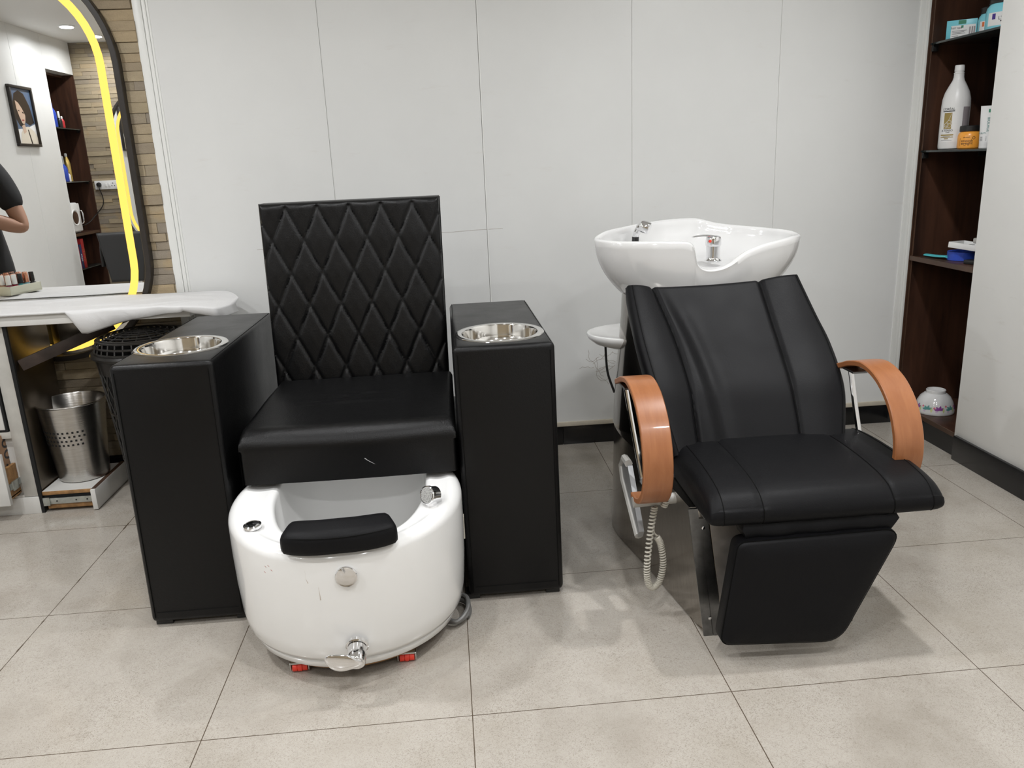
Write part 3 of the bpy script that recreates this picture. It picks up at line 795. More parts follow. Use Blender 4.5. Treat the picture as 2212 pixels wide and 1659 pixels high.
rings += [[toward(p, -.002) + V((0, 0, -.004)) for p in rim], [toward(p, .003) for p in rim], [toward(p, .010) + V((0, 0, .0015)) for p in rim], [toward(p, .017) + V((0, 0, -.001)) for p in rim], [toward(p, .021) + V((0, 0, -.008)) for p in rim]]
inn = flat_ring(.23, .135, .838, 2.60); top = rings[-1]
for k in range(1, 12):
    f = k/11; rings.append([V((top[i].x + (inn[i].x-top[i].x)*f**1.7, top[i].y + (inn[i].y-top[i].y)*f**1.7, inn[i].z + (top[i].z-inn[i].z)*max(0, 1-f)**1.15)) for i in range(n)])
rings += [flat_ring(.20, .115, .832, 2.60), flat_ring(.10, .06, .828, 2.60), flat_ring(.01, .006, .827, 2.60)]
ba = obj('basin', loft(nb(), rings), 'white_ceramic', t, angle=60)
b = lathe(nb(), [(.030, 0), (.030, .004), (.0245, .010), (.0235, .016), (.0235, .052), (.0255, .054), (.0265, .058), (.0265, .076), (.024, .083), (.012, .087), (.001, .087)], (.897, 2.66, .846), n=36)
fa = obj('faucet', b, 'chrome', ba)
b = nb(); rr = []
for i in range(13):
    f = i/12; x = .905 - .085*f; w = .014 + .004*sin(pi*f) if f < .9 else .010; z = .928 + .006*sin(pi*f*.9) + .003*f; h = .005*(1-f*.5)
    rr.append([V((x, 2.655 + w*cos(a) - .012*f, z + h*sin(a))) for a in [2*pi*k/14 for k in range(14)]])
obj('faucet_handle', loft(b, rr), 'chrome', fa)
obj('heat_mark', lathe(nb(), [(.0052, 0), (.0052, .0012), (.001, .0016)], (.8795, 2.6400, .9165), (-.62, -.75, 0), n=14), 'red_plastic', fa)
obj('basin_drain', lathe(nb(), [(.024, 0), (.024, .003), (.018, .003), (.001, .001)], (.80, 2.58, .828), n=28), 'chrome', ba)
# hand shower resting in its socket
b = nb(); tube(b, [(.632, 2.678, .885), (.634, 2.676, .940)], .0118, 14); hs = obj('shower_socket', b, 'black_plastic', ba)
b = nb(); tube(b, spline([(.634, 2.676, .940), (.637, 2.673, .952), (.646, 2.667, .968), (.656, 2.658, .977)], 5), [.0105]*5 + [.012]*5 + [.0145]*6, 16)
lathe(b, [(.012, -.020), (.019, -.016), (.0205, -.010), (.0205, .012), (.019, .015), (.001, .0155)], (.662, 2.652, .972), (.80, -.45, -.34), n=28)
obj('hand_shower', b, 'chrome', hs)
# lower tray on the column
def el(hx, hy, z): return [V((.622 + hx*cos(2*pi*i/56), 2.575 + hy*sin(2*pi*i/56), z + .0)) for i in range(56)]
b = loft(nb(), [el(.04, .03, .590), el(.11, .085, .592), el(.150, .118, .606), el(.170, .135, .622), el(.176, .140, .634), el(.174, .138, .640), el(.164, .129, .641), el(.156, .121, .637), el(.10, .07, .6345), el(.01, .01, .634)])
obj('tray', b, 'white_gloss', t, angle=50)
b = nb(); tube(b, spline([(.505, 2.56, .60), (.507, 2.56, .55), (.512, 2.555, .50), (.530, 2.54, .44)], 6), .004, 8); obj('cable', b, 'black_plastic', t)

# ------------------------------------------------------------------ oval mirrors with a light ring
def capsule(cx, w, y, z0=.91, z1=1.60, n=28):
    P = [V((cx + w*cos(a), y, z1 + w*sin(a))) for a in [pi*i/n for i in range(n+1)]]
    return P + [V((cx + w*cos(a), y, z0 + w*sin(a))) for a in [pi + pi*i/n for i in range(n+1)]]
def oval_mirror(cx, yw, s, label):
    """s = -1 faces -y, +1 faces +y; yw is the wall face"""
    t = thing('oval_mirror', label, 'mirror', (cx, yw, .51), 'oval mirrors with a light ring')
    y = lambda d: yw + s*d
    obj('frame', loft(nb(), [capsule(cx, .372, y(.004)), capsule(cx, .398, y(.004)), capsule(cx, .400, y(.006)), capsule(cx, .400, y(.042)), capsule(cx, .398, y(.044)), capsule(cx, .380, y(.044)), capsule(cx, .378, y(.042)), capsule(cx, .378, y(.0215))], True, False, False), 'frame_brown', t, angle=40)
    b = nb(); b.faces.new([b.verts.new(p) for p in capsule(cx, .378, y(.0225))]); r = b.faces[:]
    prism(b, capsule(cx, .378, y(.012)), (0, 0, 0)) if False else None
    g = bmesh.ops.extrude_face_region(b, geom=b.faces[:])
    for v in [e for e in g['geom'] if isinstance(e, bmesh.types.BMVert)]: v.co.y = y(.012)
    obj('mirror_pane', b, 'mirror_glass', t, smooth=False)
    b = loft(nb(), [*[capsule(cx, w, y(d), .889) for w, d in ((.3435, .0226), (.3435, .0236), (.3150, .0236), (.3150, .0226))]], True, False, False)
    obj('light_ring', b, 'led_warm', t, smooth=False)
    return t
oval_mirror(-1.55, YB-.001, -1, 'tall oval mirror with dark frame and glowing yellow light ring on the stone wall')
oval_mirror(-2.66, YF+.001, 1, 'oval mirror with light ring on the opposite wall, seen as a reflection')

# ------------------------------------------------------------------ vanity counter, cloth, cabinet
cn = tag(obj('vanity_counter', box(nb(), -2.70, -.928, 2.902, 3.218, .716, .757, .002), 'white_laminate'), 'white laminate counter top below the oval mirror, under a white sheet', 'counter')
rs = random.Random(4)
hump = [(rs.uniform(-2.6, -.9), rs.uniform(2.9, 3.2), rs.uniform(.03, .09), rs.uniform(-.6, .6), rs.uniform(.001, .0045)) for _ in range(46)]
def rip(x, y):
    z = 0
    for hx, hy, w, a, h in hump:
        dx, dy = x-hx, y-hy; p = dx*cos(a)+dy*sin(a); q = -dx*sin(a)+dy*cos(a); z += h*exp(-(q/(w*.25))**2-(p/(w*2.2))**2)
    return z
def clothP(u, v):
    x = -2.66 + u*1.872
    e = sstep((x+1.0)/.2)
    yb = 3.214 - .17*max(0, (x+.90)/.112)**2 if x > -.90 else 3.214
    yf = 2.897 - .03*sstep((x+1.1)/.2) + (.13*max(0, (x+.83)/.042)**2 if x > -.83 else 0)
    if v < .74:
        y = yb + (yf-yb)*(v/.74); z = .7605 + rip(x, y)
        if x > -.93: z -= .022*((x+.93)/.14)**1.5*(.4+.6*v)
        return V((x, y, z))
    f = (v-.74)/.26
    d = .006
    if x > -1.345: d = (.080 - .062*min(1, max(0, (x+1.30)/.30))**.75)*sstep((x+1.345)/.012) + .006
    if x > -.95: d = .018 + .012*sstep((x+.95)/.05)
    z0 = .7605 + rip(x, yf) - (.022*((x+.93)/.14)**1.5*(.4+.6*.74) if x > -.93 else 0)
    yy = yf - .006 - .012*sin(f*pi*.6)*(d/.1) - .004*sin(x*38)*f*(d/.1) + .03*f*f*(d/.1)
    return V((x + .018*f*(d/.1), yy, z0 - d*f - .003*sin(x*30+1)*f*(1 if d > .01 else 0)))
b = nb(); N1, N2 = 170, 46
G = [[b.verts.new(clothP(i/N1, j/N2)) for i in range(N1+1)] for j in range(N2+1)]
for j in range(N2):
    for i in range(N1): b.faces.new((G[j][i], G[j+1][i], G[j+1][i+1], G[j][i+1]))
cl = tag(obj('table_cloth', b, 'tissue_cloth', angle=80), 'thin white disposable sheet spread over the vanity counter, hanging at the front', 'cloth')
md = cl.modifiers.new('thick', 'SOLIDIFY'); md.thickness = .0009; md.offset = 1
# cabinet with drawers
t = thing('vanity_cabinet', 'white fronted vanity cabinet with open lower drawer under the counter', 'cabinet', (-2.0, 3.05, 0))
b = nb(); box(b, -2.45, -1.634, 2.935, 3.20, .06, .716); obj('body', b, 'white_laminate', t)
obj('side_panel', merge(box(nb(), -1.600, -1.573, 2.922, 3.205, .0, .716, .001)), 'dark_panel', t)
obj('edge_strip', box(nb(), -1.5835, -1.5705, 2.914, 2.924, 0, .716), 'dark_slot', t)
b = nb(); box(b, -1.634, -1.584, 2.917, 2.945, .068, .716, .001); box(b, -2.45, -1.634, 2.917, 2.945, .525, .546, .001); box(b, -2.45, -1.634, 2.917, 2.945, .300, .325, .001); box(b, -2.45, -1.634, 2.917, 2.945, .055, .075, .001)
obj('face_frame', b, 'aluminium_frame', t)
obj('plinth', box(nb(), -2.45, -1.582, 2.912, 2.94, 0, .066, .001), 'white_laminate', t)
for z0, z1 in ((.555, .706), (.335, .515)):
    f = obj('drawer', box(nb(), -2.40, -1.648, 2.912, 2.93, z0, z1, .0015), 'white_laminate', t)
    obj('shadow_gap', box(nb(), -2.405, -1.640, 2.9155, 2.93, z0-.008, z1+.008), 'dark_slot', f)
    obj('drawer_pull', box(nb(), -2.10, -1.98, 2.895, 2.912, (z0+z1)/2-.006, (z0+z1)/2+.006, .002), 'zinc', f)
f = obj('drawer', box(nb(), -2.40, -1.645, 2.840, 2.857, .066, .262, .0015), 'white_laminate', t)
f['label'] = 'lower drawer pulled out towards the viewer'
obj('drawer_pull', box(nb(), -2.10, -1.98, 2.826, 2.841, .165, .177, .002), 'zinc', f)
b = nb(); box(b, -1.662, -1.650, 2.856, 3.06, .088, .20); box(b, -2.39, -2.378, 2.856, 3.06, .088, .20); box(b, -2.39, -1.650, 2.856, 3.06, .082, .092); box(b, -2.39, -1.65, 3.05, 3.06, .088, .2)
obj('drawer_box', b, 'plywood', f)
b = nb(); box(b, -1.650, -1.644, 2.86, 3.0, .118, .142, .001); box(b, -1.644, -1.638, 2.87, 2.91, .112, .148, .001); obj('drawer_slide', b, 'zinc', f)
tb = thing('cardboard_box', 'brown printed cardboard box standing in the open lower drawer', 'box', (-1.84, 2.95, .094))
obj('carton', box(nb(), -2.0, -1.668, 2.860, 3.04, .0935, .315, .002), 'cardboard', tb)
obj('lettering', text_bm('0 600', .085, lambda x, y, z: (-1.6675+z, 2.94 - y, .205 + x), .0004), 'ink', tb)
# pull-out tray beside it
p = obj('pull_out_tray', merge(box(nb(), -1.570, -1.388, 2.918, 3.19, .068, .083, .001), box(nb(), -1.56, -1.388, 2.922, 3.19, .012, .030, .001)), 'plywood', t)
obj('tray_board', box(nb(), -1.5685, -1.3885, 2.9185, 3.185, .0828, .0842), 'white_laminate', p)
b = nb(); box(b, -1.569, -1.39, 2.914, 2.921, .032, .056, .001); box(b, -1.569, -1.545, 2.910, 2.918, .028, .060, .001)
sl = obj('drawer_slide', b, 'zinc', p)
for x in (-1.52, -1.45, -1.41): obj('screw', lathe(nb(), [(.003, 0), (.003, .001), (.001, .0012)], (x, 2.914, .044), (0, -1, 0), n=10), 'dark_slot', sl)
obj('slide_filler', box(nb(), -1.568, -1.39, 2.924, 3.18, .028, .070), 'dark_slot', p)
fp = obj('front_panel', box(nb(), -1.389, -1.371, 2.902, 3.20, .004, .084, .0015), 'white_laminate', p)
obj('edge_band', box(nb(), -1.3885, -1.372, 2.91, 3.199, .0836, .0846), 'dark_edge', fp)
# loose dark slat
tag(obj('wooden_slat', obox(nb(), (-1.4216, 3.0211, 0.6180), (0.8554, 0.4046, 0.3234), (-0.4046, 0.8554, 0), (-0.2766, -0.1308, 0.8954), 0.1702, .006, .0205, .001), 'dark_slat'), 'dark wooden slat hanging at a slant under the vanity counter', 'slat')

# waste bin
BC = V((-1.474, 3.070, .0845))
t = thing('waste_bin', 'brushed steel waste bin with square holes on the pull-out tray', 'bin', BC)
b = lathe(nb(), [(.084, 0), (.090, .004), (.119, .302), (.1215, .3035), (.1235, .3065), (.1225, .3095), (.1195, .3095), (.1175, .306), (.0885, .006), (.001, .006)], BC, n=64)
wbn = obj('bin_body', b, 'brushed_steel', t, angle=50)
b = nb(); rad = lambda z: .0902 + .029*(z-.004)/.298
for rI in range(4):
    for k in range(26):
        a = math.radians(-172) + k*.158 + rI*.034; z = .205 - rI*.0165 + .002
        if a > math.radians(-52): continue
        r = rad(z) + .0004; h = .0036
        d = V((cos(a), sin(a), 0)); q = V((-sin(a), cos(a), 0)); c = BC + d*r + V((0, 0, z))
        vs = [b.verts.new(c + q*dx + V((0, 0, dz)) + d*(.105*dz)) for dx, dz in ((-h, -h), (h, -h), (h, h), (-h, h))]; b.faces.new(vs)
obj('perforations', b, 'dark_slot', wbn, smooth=False)

# black lattice laundry basket
KX, KY = -1.125, 2.965
t = thing('laundry_basket', 'black lattice plastic basket with domed grid lid behind the left armrest', 'basket', (KX, KY, 0))
KY = 2.965
b = nb(); rb = lambda z: .118 + .050*z/.60
for s_ in (1, -1):
    for k in range(26):
        tube(b, [(KX + (rb(z))*cos(2*pi*k/26 + s_*z*2.2), KY + rb(z)*sin(2*pi*k/26 + s_*z*2.2), z) for z in [.02 + .54*i/10 for i in range(11)]], .0032, 5)
for z in (.02, .20, .38): tube(b, [(KX + rb(z)*cos(2*pi*i/48), KY + rb(z)*sin(2*pi*i/48), z) for i in range(48)], .005, 6, True)
lathe(b, [(rb(.54)+.001, .53), (rb(.58)+.004, .58), (.182, .586), (.186, .594), (.182, .602), (.170, .604), (rb(.57)-.003, .575), (rb(.53)-.003, .53)], (KX, KY, 0), n=56, cap0=False, cap1=False)
lathe(b, [(.001, .012), (.114, .012), (.120, .03), (.112, .022), (.001, .02)], (KX, KY, 0), n=40)
obj('basket_body', b, 'lattice', t, angle=50)
obj('dark_inner', lathe(nb(), [(.108, .03), (.155, .56), (.152, .56), (.105, .035)], (KX, KY, 0), n=40), 'dark_slot', t)  # added dark cylinder so the inside of the lattice looks black
b = nb()
for k in range(34):
    a = 2*pi*k/34; tube(b, [(KX + .170*cos(a), KY + .170*sin(a), .604), (KX + .158*cos(a), KY + .158*sin(a), .645)], .0036, 5)
for r, z in ((.170, .606), (.165, .626), (.158, .646), (.150, .651), (.128, .657), (.106, .662), (.084, .666), (.062, .669), (.042, .671), (.022, .672)):
    tube(b, [(KX + r*cos(2*pi*i/56), KY + r*sin(2*pi*i/56), z) for i in range(56)], .0032 if r < .15 else .0045, 6, True)
for k in range(18):
    a = 2*pi*k/18; tube(b, [(KX + r*cos(a), KY + r*sin(a), z) for r, z in ((.158, .646), (.11, .661), (.06, .669), (.022, .672))], .0026, 5)
obj('lid', b, 'lattice', t, angle=50)

# nail polish on its tray (left of the picture, seen in the mirror)
A, Bv = V((-1.696, 3.012, 0)), V((-1.748, 3.158, 0)); dy = (Bv-A).normalized(); dx = V((-dy.y, dy.x, 0))
if dx.x > 0: dx = -dx
TZ = .7680
def tp(i, j, z=0): return A + dx*i + dy*j + V((0, 0, TZ+z))
t = thing('polish_tray', 'cream plastic tray holding nail polish bottles on the counter', 'tray', tp(.09, .075))
b = nb()
L_ = .155
obox(b, tp(.10, L_/2, .003), dx, dy, (0, 0, 1), .10, L_/2, .003); 
for (c, hx, hy) in ((tp(.003, L_/2, .017), .003, L_/2), (tp(.197, L_/2, .017), .003, L_/2), (tp(.10, .003, .017), .10, .003), (tp(.10, L_-.003, .017), .10, .003)):
    obox(b, c, dx, dy, (0, 0, 1), hx, hy, .017, .001)
obj('tray_shell', b, 'cream_plastic', t)
POL = [('charcoal grey', (.05, .055, .06)), ('teal', (.06, .33, .35)), ('dark red', (.25, .008, .03)), ('mauve', (.22, .05, .08)), ('nude beige', (.48, .32, .22)), ('sky blue', (.25, .50, .55)), ('pink', (.5, .2, .22)), ('brown', (.14, .06, .03)), ('plum', (.10, .015, .05))]
for nme, c in POL: mat('polish_' + nme.replace(' ', '_'), c, .08, coat=.4)
mat('cap_black', (.008, .008, .008), .25); mat('cap_white', (.75, .75, .72), .3); mat('cap_copper', (.72, .34, .22), .22, .9)
def polish(i, j, cap, colr, where):
    o = tp(i, j, .0062)
    q = thing('nail_polish', f'{colr} nail polish with {cap} cap, {where} of the cream tray', 'nail polish', o, 'nail polish bottles in the cream tray')
    obj('bottle', lathe(nb(), [(.0125, 0), (.0140, .002), (.0143, .024), (.0115, .030), (.0060, .032), (.0060, .035)], o, n=20), 'polish_' + colr.replace(' ', '_'), q)
    obj('cap', lathe(nb(), [(.0100, .0335), (.0095, .070), (.0085, .0715), (.001, .0715)], o, n=20), 'cap_' + cap, q)
ROW = [[('black', 'charcoal grey'), ('copper', 'sky blue'), ('black', 'teal'), ('white', 'dark red'), ('white', 'mauve')],
       [('copper', 'brown'), ('copper', 'pink'), ('copper', 'plum'), ('copper', 'nude beige'), ('white', 'nude beige')],
       [('copper', 'mauve'), ('black', 'dark red'), ('copper', 'teal'), ('copper', 'dark red'), ('white', 'pink')],
       [('copper', 'sky blue'), ('copper', 'charcoal grey'), ('black', 'brown'), ('white', 'plum'), ('white', 'teal')]]
for r, row in enumerate(ROW):
    for k, (cap, c) in enumerate(row):
        polish(.022 + .033*r, .020 + .029*k, cap, c, ('right', 'second', 'third', 'last')[r] + ' row')

# ------------------------------------------------------------------ wooden shelving in the right wall
t = thing('built_in_shelving', 'dark brown wooden shelving built into the right wall beside the white panels', 'shelving', (2.1, 3.04, 0))
obj('side_panel', box(nb(), 1.951, 2.27, 3.258, 3.28, 0, HC), 'dark_wood', t)
obj('side_panel', box(nb(), 1.962, 2.27, 2.818, 2.832, 0, HC), 'dark_wood', t)
obj('back_panel', box(nb(), 2.25, 2.27, 2.832, 3.258, 0, HC), 'dark_wood', t)
b = nb(); box(b, 1.9495, 1.9545, 3.2555, 3.271, .086, HC, .0008, 1); box(b, 1.9595, 1.963, 3.2475, 3.258, .095, HC, .0008, 1); obj('edge_moulding', b, 'dark_edge', t)
sh = obj('shelf', box(nb(), 1.956, 2.25, 2.832, 3.258, .728, .746, .001), 'dark_wood', t)
obj('front_edge', box(nb(), 1.951, 1.956, 2.832, 3.258, .727, .7465, .0008, 1), 'dark_edge', sh)
bs_ = obj('bottom_board', box(nb(), 1.952, 2.25, 2.832, 3.258, .078, .096, .001), 'dark_wood', t)
obj('front_edge', box(nb(), 1.949, 1.952, 2.832, 3.258, .077, .0965, .0008, 1), 'dark_edge', bs_)
obj('plinth', box(nb(), 1.952, 1.965, 2.818, 3.258, 0, .078), 'skirting_black', t)
for z in (1.578, 1.170):
    g = obj('glass_shelf', box(nb(), 1.958, 2.248, 2.834, 3.254, z-.004, z+.004, .001), 'tinted_glass', t)
    g['label'] = 'dark tinted glass shelf'
    for x in (1.972, 2.22):
        b = nb(); box(b, x-.012, x+.012, 3.238, 3.2575, z-.028, z-.0042, .002); lathe(b, [(.005, 0), (.005, .004)], (x, 3.238, z-.018), (0, -1, 0), n=12)
        obj('shelf_clip', b, 'black_plastic', g)
def cyl(c, r, ang, off=.0006):
    return lambda x, y, z: (c[0] + (r+off+z)*cos(ang + x/r), c[1] + (r+off+z)*sin(ang + x/r), c[2] + y)
def patch(c, r, ang, x0, x1, z0, z1, off=.0004, n=14):
    f = cyl(c, r, ang, off); b = nb()
    a = [b.verts.new(f(x0 + (x1-x0)*i/n, z0, 0)) for i in range(n+1)]; d = [b.verts.new(f(x0 + (x1-x0)*i/n, z1, 0)) for i in range(n+1)]
    for i in range(n): b.faces.new((a[i], a[i+1], d[i+1], d[i]))
    return b
Z2 = 1.1742
# large white shampoo bottle
c = (2.030, 3.160, Z2)
t = thing('shampoo_bottle', 'large white bottle with gold label standing on the middle glass shelf', 'bottle', c)
R_ = .0515
o = obj('bottle', lathe(nb(), [(.044, 0), (.050, .004), (R_, .012), (R_, .165), (.0495, .190), (.043, .215), (.031, .240), (.0215, .258), (.0185, .270), (.0180, .283), (.019, .2835), (.019, .286), (.0165, .287), (.0165, .293)], c, n=48), 'white_plastic', t)
obj('cap', lathe(nb(), [(.0168, .291), (.0178, .292), (.0170, .312), (.0158, .314), (.001, .314)], c, n=30), 'white_plastic', t)
an = math.atan2(-.70, -.88)
lb = obj('label', patch(c, R_, an, -.046, .052, .028, .158), 'label_white', o)
obj('gold_panel', patch(c, R_, an-.15, -.015, .015, .078, .138, .0008), 'label_gold', lb)
b = nb(); f = cyl(c, R_, an-.15, .0011)
for (x0, z0, r) in ((.006, .103, .007), (.007, .090, .0075), (-.004, .092, .008), (-.008, .084, .006)): tube(b, [f(x0 + r*cos(2*pi*i/20), z0 + r*sin(2*pi*i/20), 0) for i in range(20)], .0006, 4, True)
tube(b, spline([f(.013, .136, 0), f(.006, .115, 0), f(-.006, .10, 0), f(-.013, .092, 0)], 5), .0006, 4)
obj('swirl', b, 'label_white', lb)
g = cyl(c, R_, an-.15, .0009)
pl = lambda dx, dz: (lambda x, y, z: g(x+dx, y+dz, z))
obj('lettering', merge(text_bm("L'ORÉAL", .0125, pl(0, .1515), .0002), text_bm('X-TENSO', .0105, pl(0, .0715), .0002), text_bm('CARE', .006, pl(.004, .0645), .0002)), 'ink', lb)
obj('rule', merge(patch(c, R_, an-.15, -.023, .023, .1425, .1455, .0008), patch(c, R_, an-.15, -.021, .021, .0345, .0355, .0008), patch(c, R_, an-.15, -.014, .014, .0485, .0495, .0008)), 'ink', lb)
obj('gold_line', merge(patch(c, R_, an-.15, -.025, .025, .0525, .0575, .0008), patch(c, R_, an-.15, -.025, .025, .0455, .0480, .0008), patch(c, R_, an-.15, -.008, .008, .0395, .043, .0008)), 'label_gold', lb)
obj('back_label', patch(c, R_, an+1.12, -.013, .02, .06, .158), 'label_grey', o)
# orange jar
c = (2.028, 3.052, Z2); an = math.atan2(-.83, -.55)
t = thing('cream_jar', 'orange hair mask jar with black lid beside the white bottle', 'jar', c)
R_ = .041
o = obj('jar', lathe(nb(), [(.036, 0), (.0405, .004), (R_, .010), (R_, .048), (.038, .058), (.033, .063), (.033, .067)], c, n=44), 'orange_jar', t)
obj('lid', lathe(nb(), [(.0345, .064), (.0365, .066), (.0365, .084), (.034, .086), (.001, .086)], c, n=44), 'black_plastic', t)
g = cyl(c, R_, an-.35, .0004)
obj('lettering', merge(text_bm('smooth', .0135, lambda x, y, z: g(x+.006, y+.030, z), .0002), text_bm('straight', .0135, lambda x, y, z: g(x+.006, y+.0205, z), .0002), text_bm('opti.smooth', .0050, lambda x, y, z: g(x+.004, y+.043, z), .0002), text_bm('mask', .004, lambda x, y, z: g(x+.0, y+.013, z), .0002)), 'ink', o)
b = nb(); tube(b, [g(.029 + .0045*cos(2*pi*i/18), .040 + .0045*sin(2*pi*i/18), .0) for i in range(18)], .0008, 4, True); tube(b, [g(-.020, .012, 0), g(-.020, .040, 0)], .0005, 4); obj('emblem', b, 'ink', o)
# two white tubes standing on their caps
def squeeze(c, ang, lab, h, w, capm, d2=.7):
    t = thing('squeeze_tube', lab, 'tube', c)
    C = V(c); d = V((cos(ang), sin(ang), 0)); s = V((-sin(ang), cos(ang), 0)); rr = []
    for f in [i/10 for i in range(11)]:
        th = .018*(1-f**1.2) + .0012; wd = w*(.80 + .20*f)
        rr.append([C + s*(wd*cos(a)) + d*(th*sin(a)) + V((0, 0, .022 + (h-.022)*f)) for a in [2*pi*k/32 for k in range(32)]])
    o = obj('tube_body', loft(nb(), rr), 'white_plastic', t, angle=50)
    obj('cap', lathe(nb(), [(.018, 0), (.0195, .002), (.0195, .022), (.017, .0235), (.001, .0235)], c, n=30), capm, t)
    sur = lambda x, y, z: tuple(C + s*x + d*((.018*(1-((y-.022)/(h-.022))**1.2)+.0012)*sqrt(max(0, 1-(x/w)**2)) + .0006 + z) + V((0, 0, y)))
    return t, o, sur
t, o, sf = squeeze((2.035, 2.968, Z2), math.atan2(-.85, -.5), 'white squeeze tube with faint lettering beside the orange jar', .152, .025, 'white_plastic')
obj('lettering', merge(text_bm('BIOLAGE', .013, lambda x, y, z: sf(x*1+.004, y*1+.085, z), .0002, -90), text_bm('R.A.W.', .008, lambda x, y, z: sf(x-.012, y+.055, z), .0002)), 'ink_green', o)
def rect(sf, x0, x1, z0, z1):
    b = nb(); b.faces.new([b.verts.new(sf(x, z, .0002)) for x, z in ((x0, z0), (x1, z0), (x1, z1), (x0, z1))]); return b
obj('emblem', rect(sf, .001, .007, .128, .140), 'label_green', o)
obj('fine_print', merge(*[rect(sf, -.018, .002, z, z+.0012) for z in (.040, .036, .032, .028)]), 'ink', o)
t, o, sf = squeeze((2.045, 2.925, Z2), math.atan2(-.85, -.5), 'white squeeze tube with green lettering at the end of the glass shelf', .158, .024, 'black_plastic')
obj('lettering', merge(text_bm('BIOLAGE', .016, lambda x, y, z: sf(x-.001, y+.095, z), .0002, -90)), 'ink_green', o)
obj('emblem', rect(sf, -.006, .004, .134, .150), 'label_green', o)
obj('fine_print', merge(*[rect(sf, -.018, .004, z, z+.0016) for z in (.060, .055, .050, .045, .040, .035)]), 'ink', o)
t, o, sf = squeeze((2.11, 2.93, Z2), math.atan2(-.85, -.5), 'teal topped tube at the back of the glass shelf', .175, .022, 'black_plastic')
o.data.materials[0] = M['ink_green']
# light blue carton and jars on the top shelf
Z1 = 1.5822
an = math.radians(20)
ax, ay = V((cos(-.62), sin(-.62), 0)), V((sin(.62), cos(.62), 0))
cc = V((2.045, 3.195, Z1))
t = thing('carton', 'light blue treatment carton with white label on the top glass shelf', 'box', cc)
ax = V((.80, -.60, 0)); ay = V((.60, .80, 0)); hx, hy, hz = .052, .022, .036
o = obj('carton_body', obox(nb(), cc + V((0, 0, hz)), ax, ay, (0, 0, 1), hx, hy, hz, .001), 'box_blue', t)
fr_ = lambda x, y, z: tuple(cc + ax*x - ay*(hy + .0004 + z) + V((0, 0, hz + y)))
def frect(x0, x1, z0, z1, o_=0): b = nb(); b.faces.new([b.verts.new(fr_(x, z, o_)) for x, z in ((x0, z0), (x1, z0), (x1, z1), (x0, z1))]); return b
lb = obj('label', frect(-.036, .048, -.030, .016), 'label_white', o)
obj('lettering', merge(text_bm('hair spa', .012, lambda x, y, z: fr_(x-.018, y+.008, z+.0003), .0002), *[frect(-.032, x, z, z+.0014, .0004) for x, z in ((.018, -.004), (.01, -.009), (.014, -.014), (-.01, -.022))]), 'ink', lb)
obj('emblem', frect(-.002, .006, .006, .015, .0004), 'label_green', lb)
obj('ampoule_drawing', merge(*[frect(x, x+.005, -.026, .008, .0004) for x in (.026, .034, .041)]), 'label_grey', lb)
obj('tape', frect(-.012, .014, .020, .034, .0002), 'label_green', o)
def jar(c, R_, H_, lab, sq, word):
    t = thing('cream_jar', lab, 'jar', c)
    o = obj('jar', lathe(nb(), [(R_*.9, 0), (R_, .005), (R_, H_*.62), (R_*.95, H_*.75), (R_*.80, H_*.86), (R_*.78, H_*.90)], c, n=48), 'jar_blue', t)
    obj('lid', lathe(nb(), [(R_*.80, H_*.86), (R_*.86, H_*.87), (R_*.86, H_*1.10), (R_*.82, H_*1.12), (.001, H_*1.12)], c, n=48), 'black_plastic', t)
    an = math.atan2(-.84, -.54)
    lb = obj('label', patch(c, R_, an, -R_*1.0, R_*1.1, H_*.14, H_*.56), 'label_white', o)
    obj('emblem', patch(c, R_, an, -R_*.72, -R_*.52, H_*.34, H_*.52, .0008), sq, lb)
    if word:
        g = cyl(c, R_, an, .0008)
        obj('lettering', text_bm(word, R_*.26, lambda x, y, z: g(x+R_*.12, y+H_*.36, z), .0002), 'ink', lb)
        obj('rule', patch(c, R_, an, -R_*.25, R_*.5, H_*.25, H_*.29, .0008), 'ink', lb)
jar((2.085, 3.085, Z1), .042, .088, 'smaller light blue jar with black lid behind the large light blue jar', 'label_orange', None)
jar((2.055, 2.965, Z1), .061, .105, 'large light blue jar with black lid at the end of the top glass shelf', 'label_purple', "L'ORÉAL")
# clutter on the wooden shelf
ZS = .7465
b = nb(); P = spline([(1.995, 3.205, ZS+.006), (1.998, 3.16, ZS+.007), (2.0, 3.12, ZS+.0085), (2.005, 3.07, ZS+.012)], 6)
rr = []
for i, p in enumerate(P):
    f = i/(len(P)-1); w = .014 + .006*sin(pi*f); rr.append([p + V((w*cos(a), 0, .0052*sin(a))) for a in [2*pi*k/16 for k in range(16)]])
tag(obj('brush_handle', loft(b, rr), 'cyan_plastic', base=(2.0, 3.14, ZS)), 'turquoise plastic handle lying on the wooden shelf', 'handle')
tag(obj('tape_roll', lathe(nb(), [(.040, 0), (.056, .001), (.056, .034), (.040, .034), (.040, 0)], (2.055, 3.055, ZS), n=44, cap0=False, cap1=False), 'royal_blue', base=(2.055, 3.055, ZS)), 'blue plastic ring lying on the wooden shelf under the white tray', 'ring')
t = thing('plastic_tray', 'white moulded plastic tray resting on the blue ring', 'tray', (2.06, 3.02, ZS+.035))
ax = V((.42, -.90, -.08)).normalized(); az = V((.05, -.02, 1)).normalized(); ay = az.cross(ax).normalized(); az = ax.cross(ay)
cc = V((2.062, 2.985, ZS+.048)); b = nb()
obox(b, cc, ax, ay, az, .085, .05, .002); 
for s_ in (1, -1): obox(b, cc + ay*.05*s_ + az*.009, ax, ay, az, .085, .002, .011, .0008); obox(b, cc + ax*.085*s_ + az*.009, ax, ay, az, .002, .05, .011, .0008)
for k in (-1, 0, 1): obox(b, cc + ax*.04*k + az*.006, ax, ay, az, .0015, .048, .007)
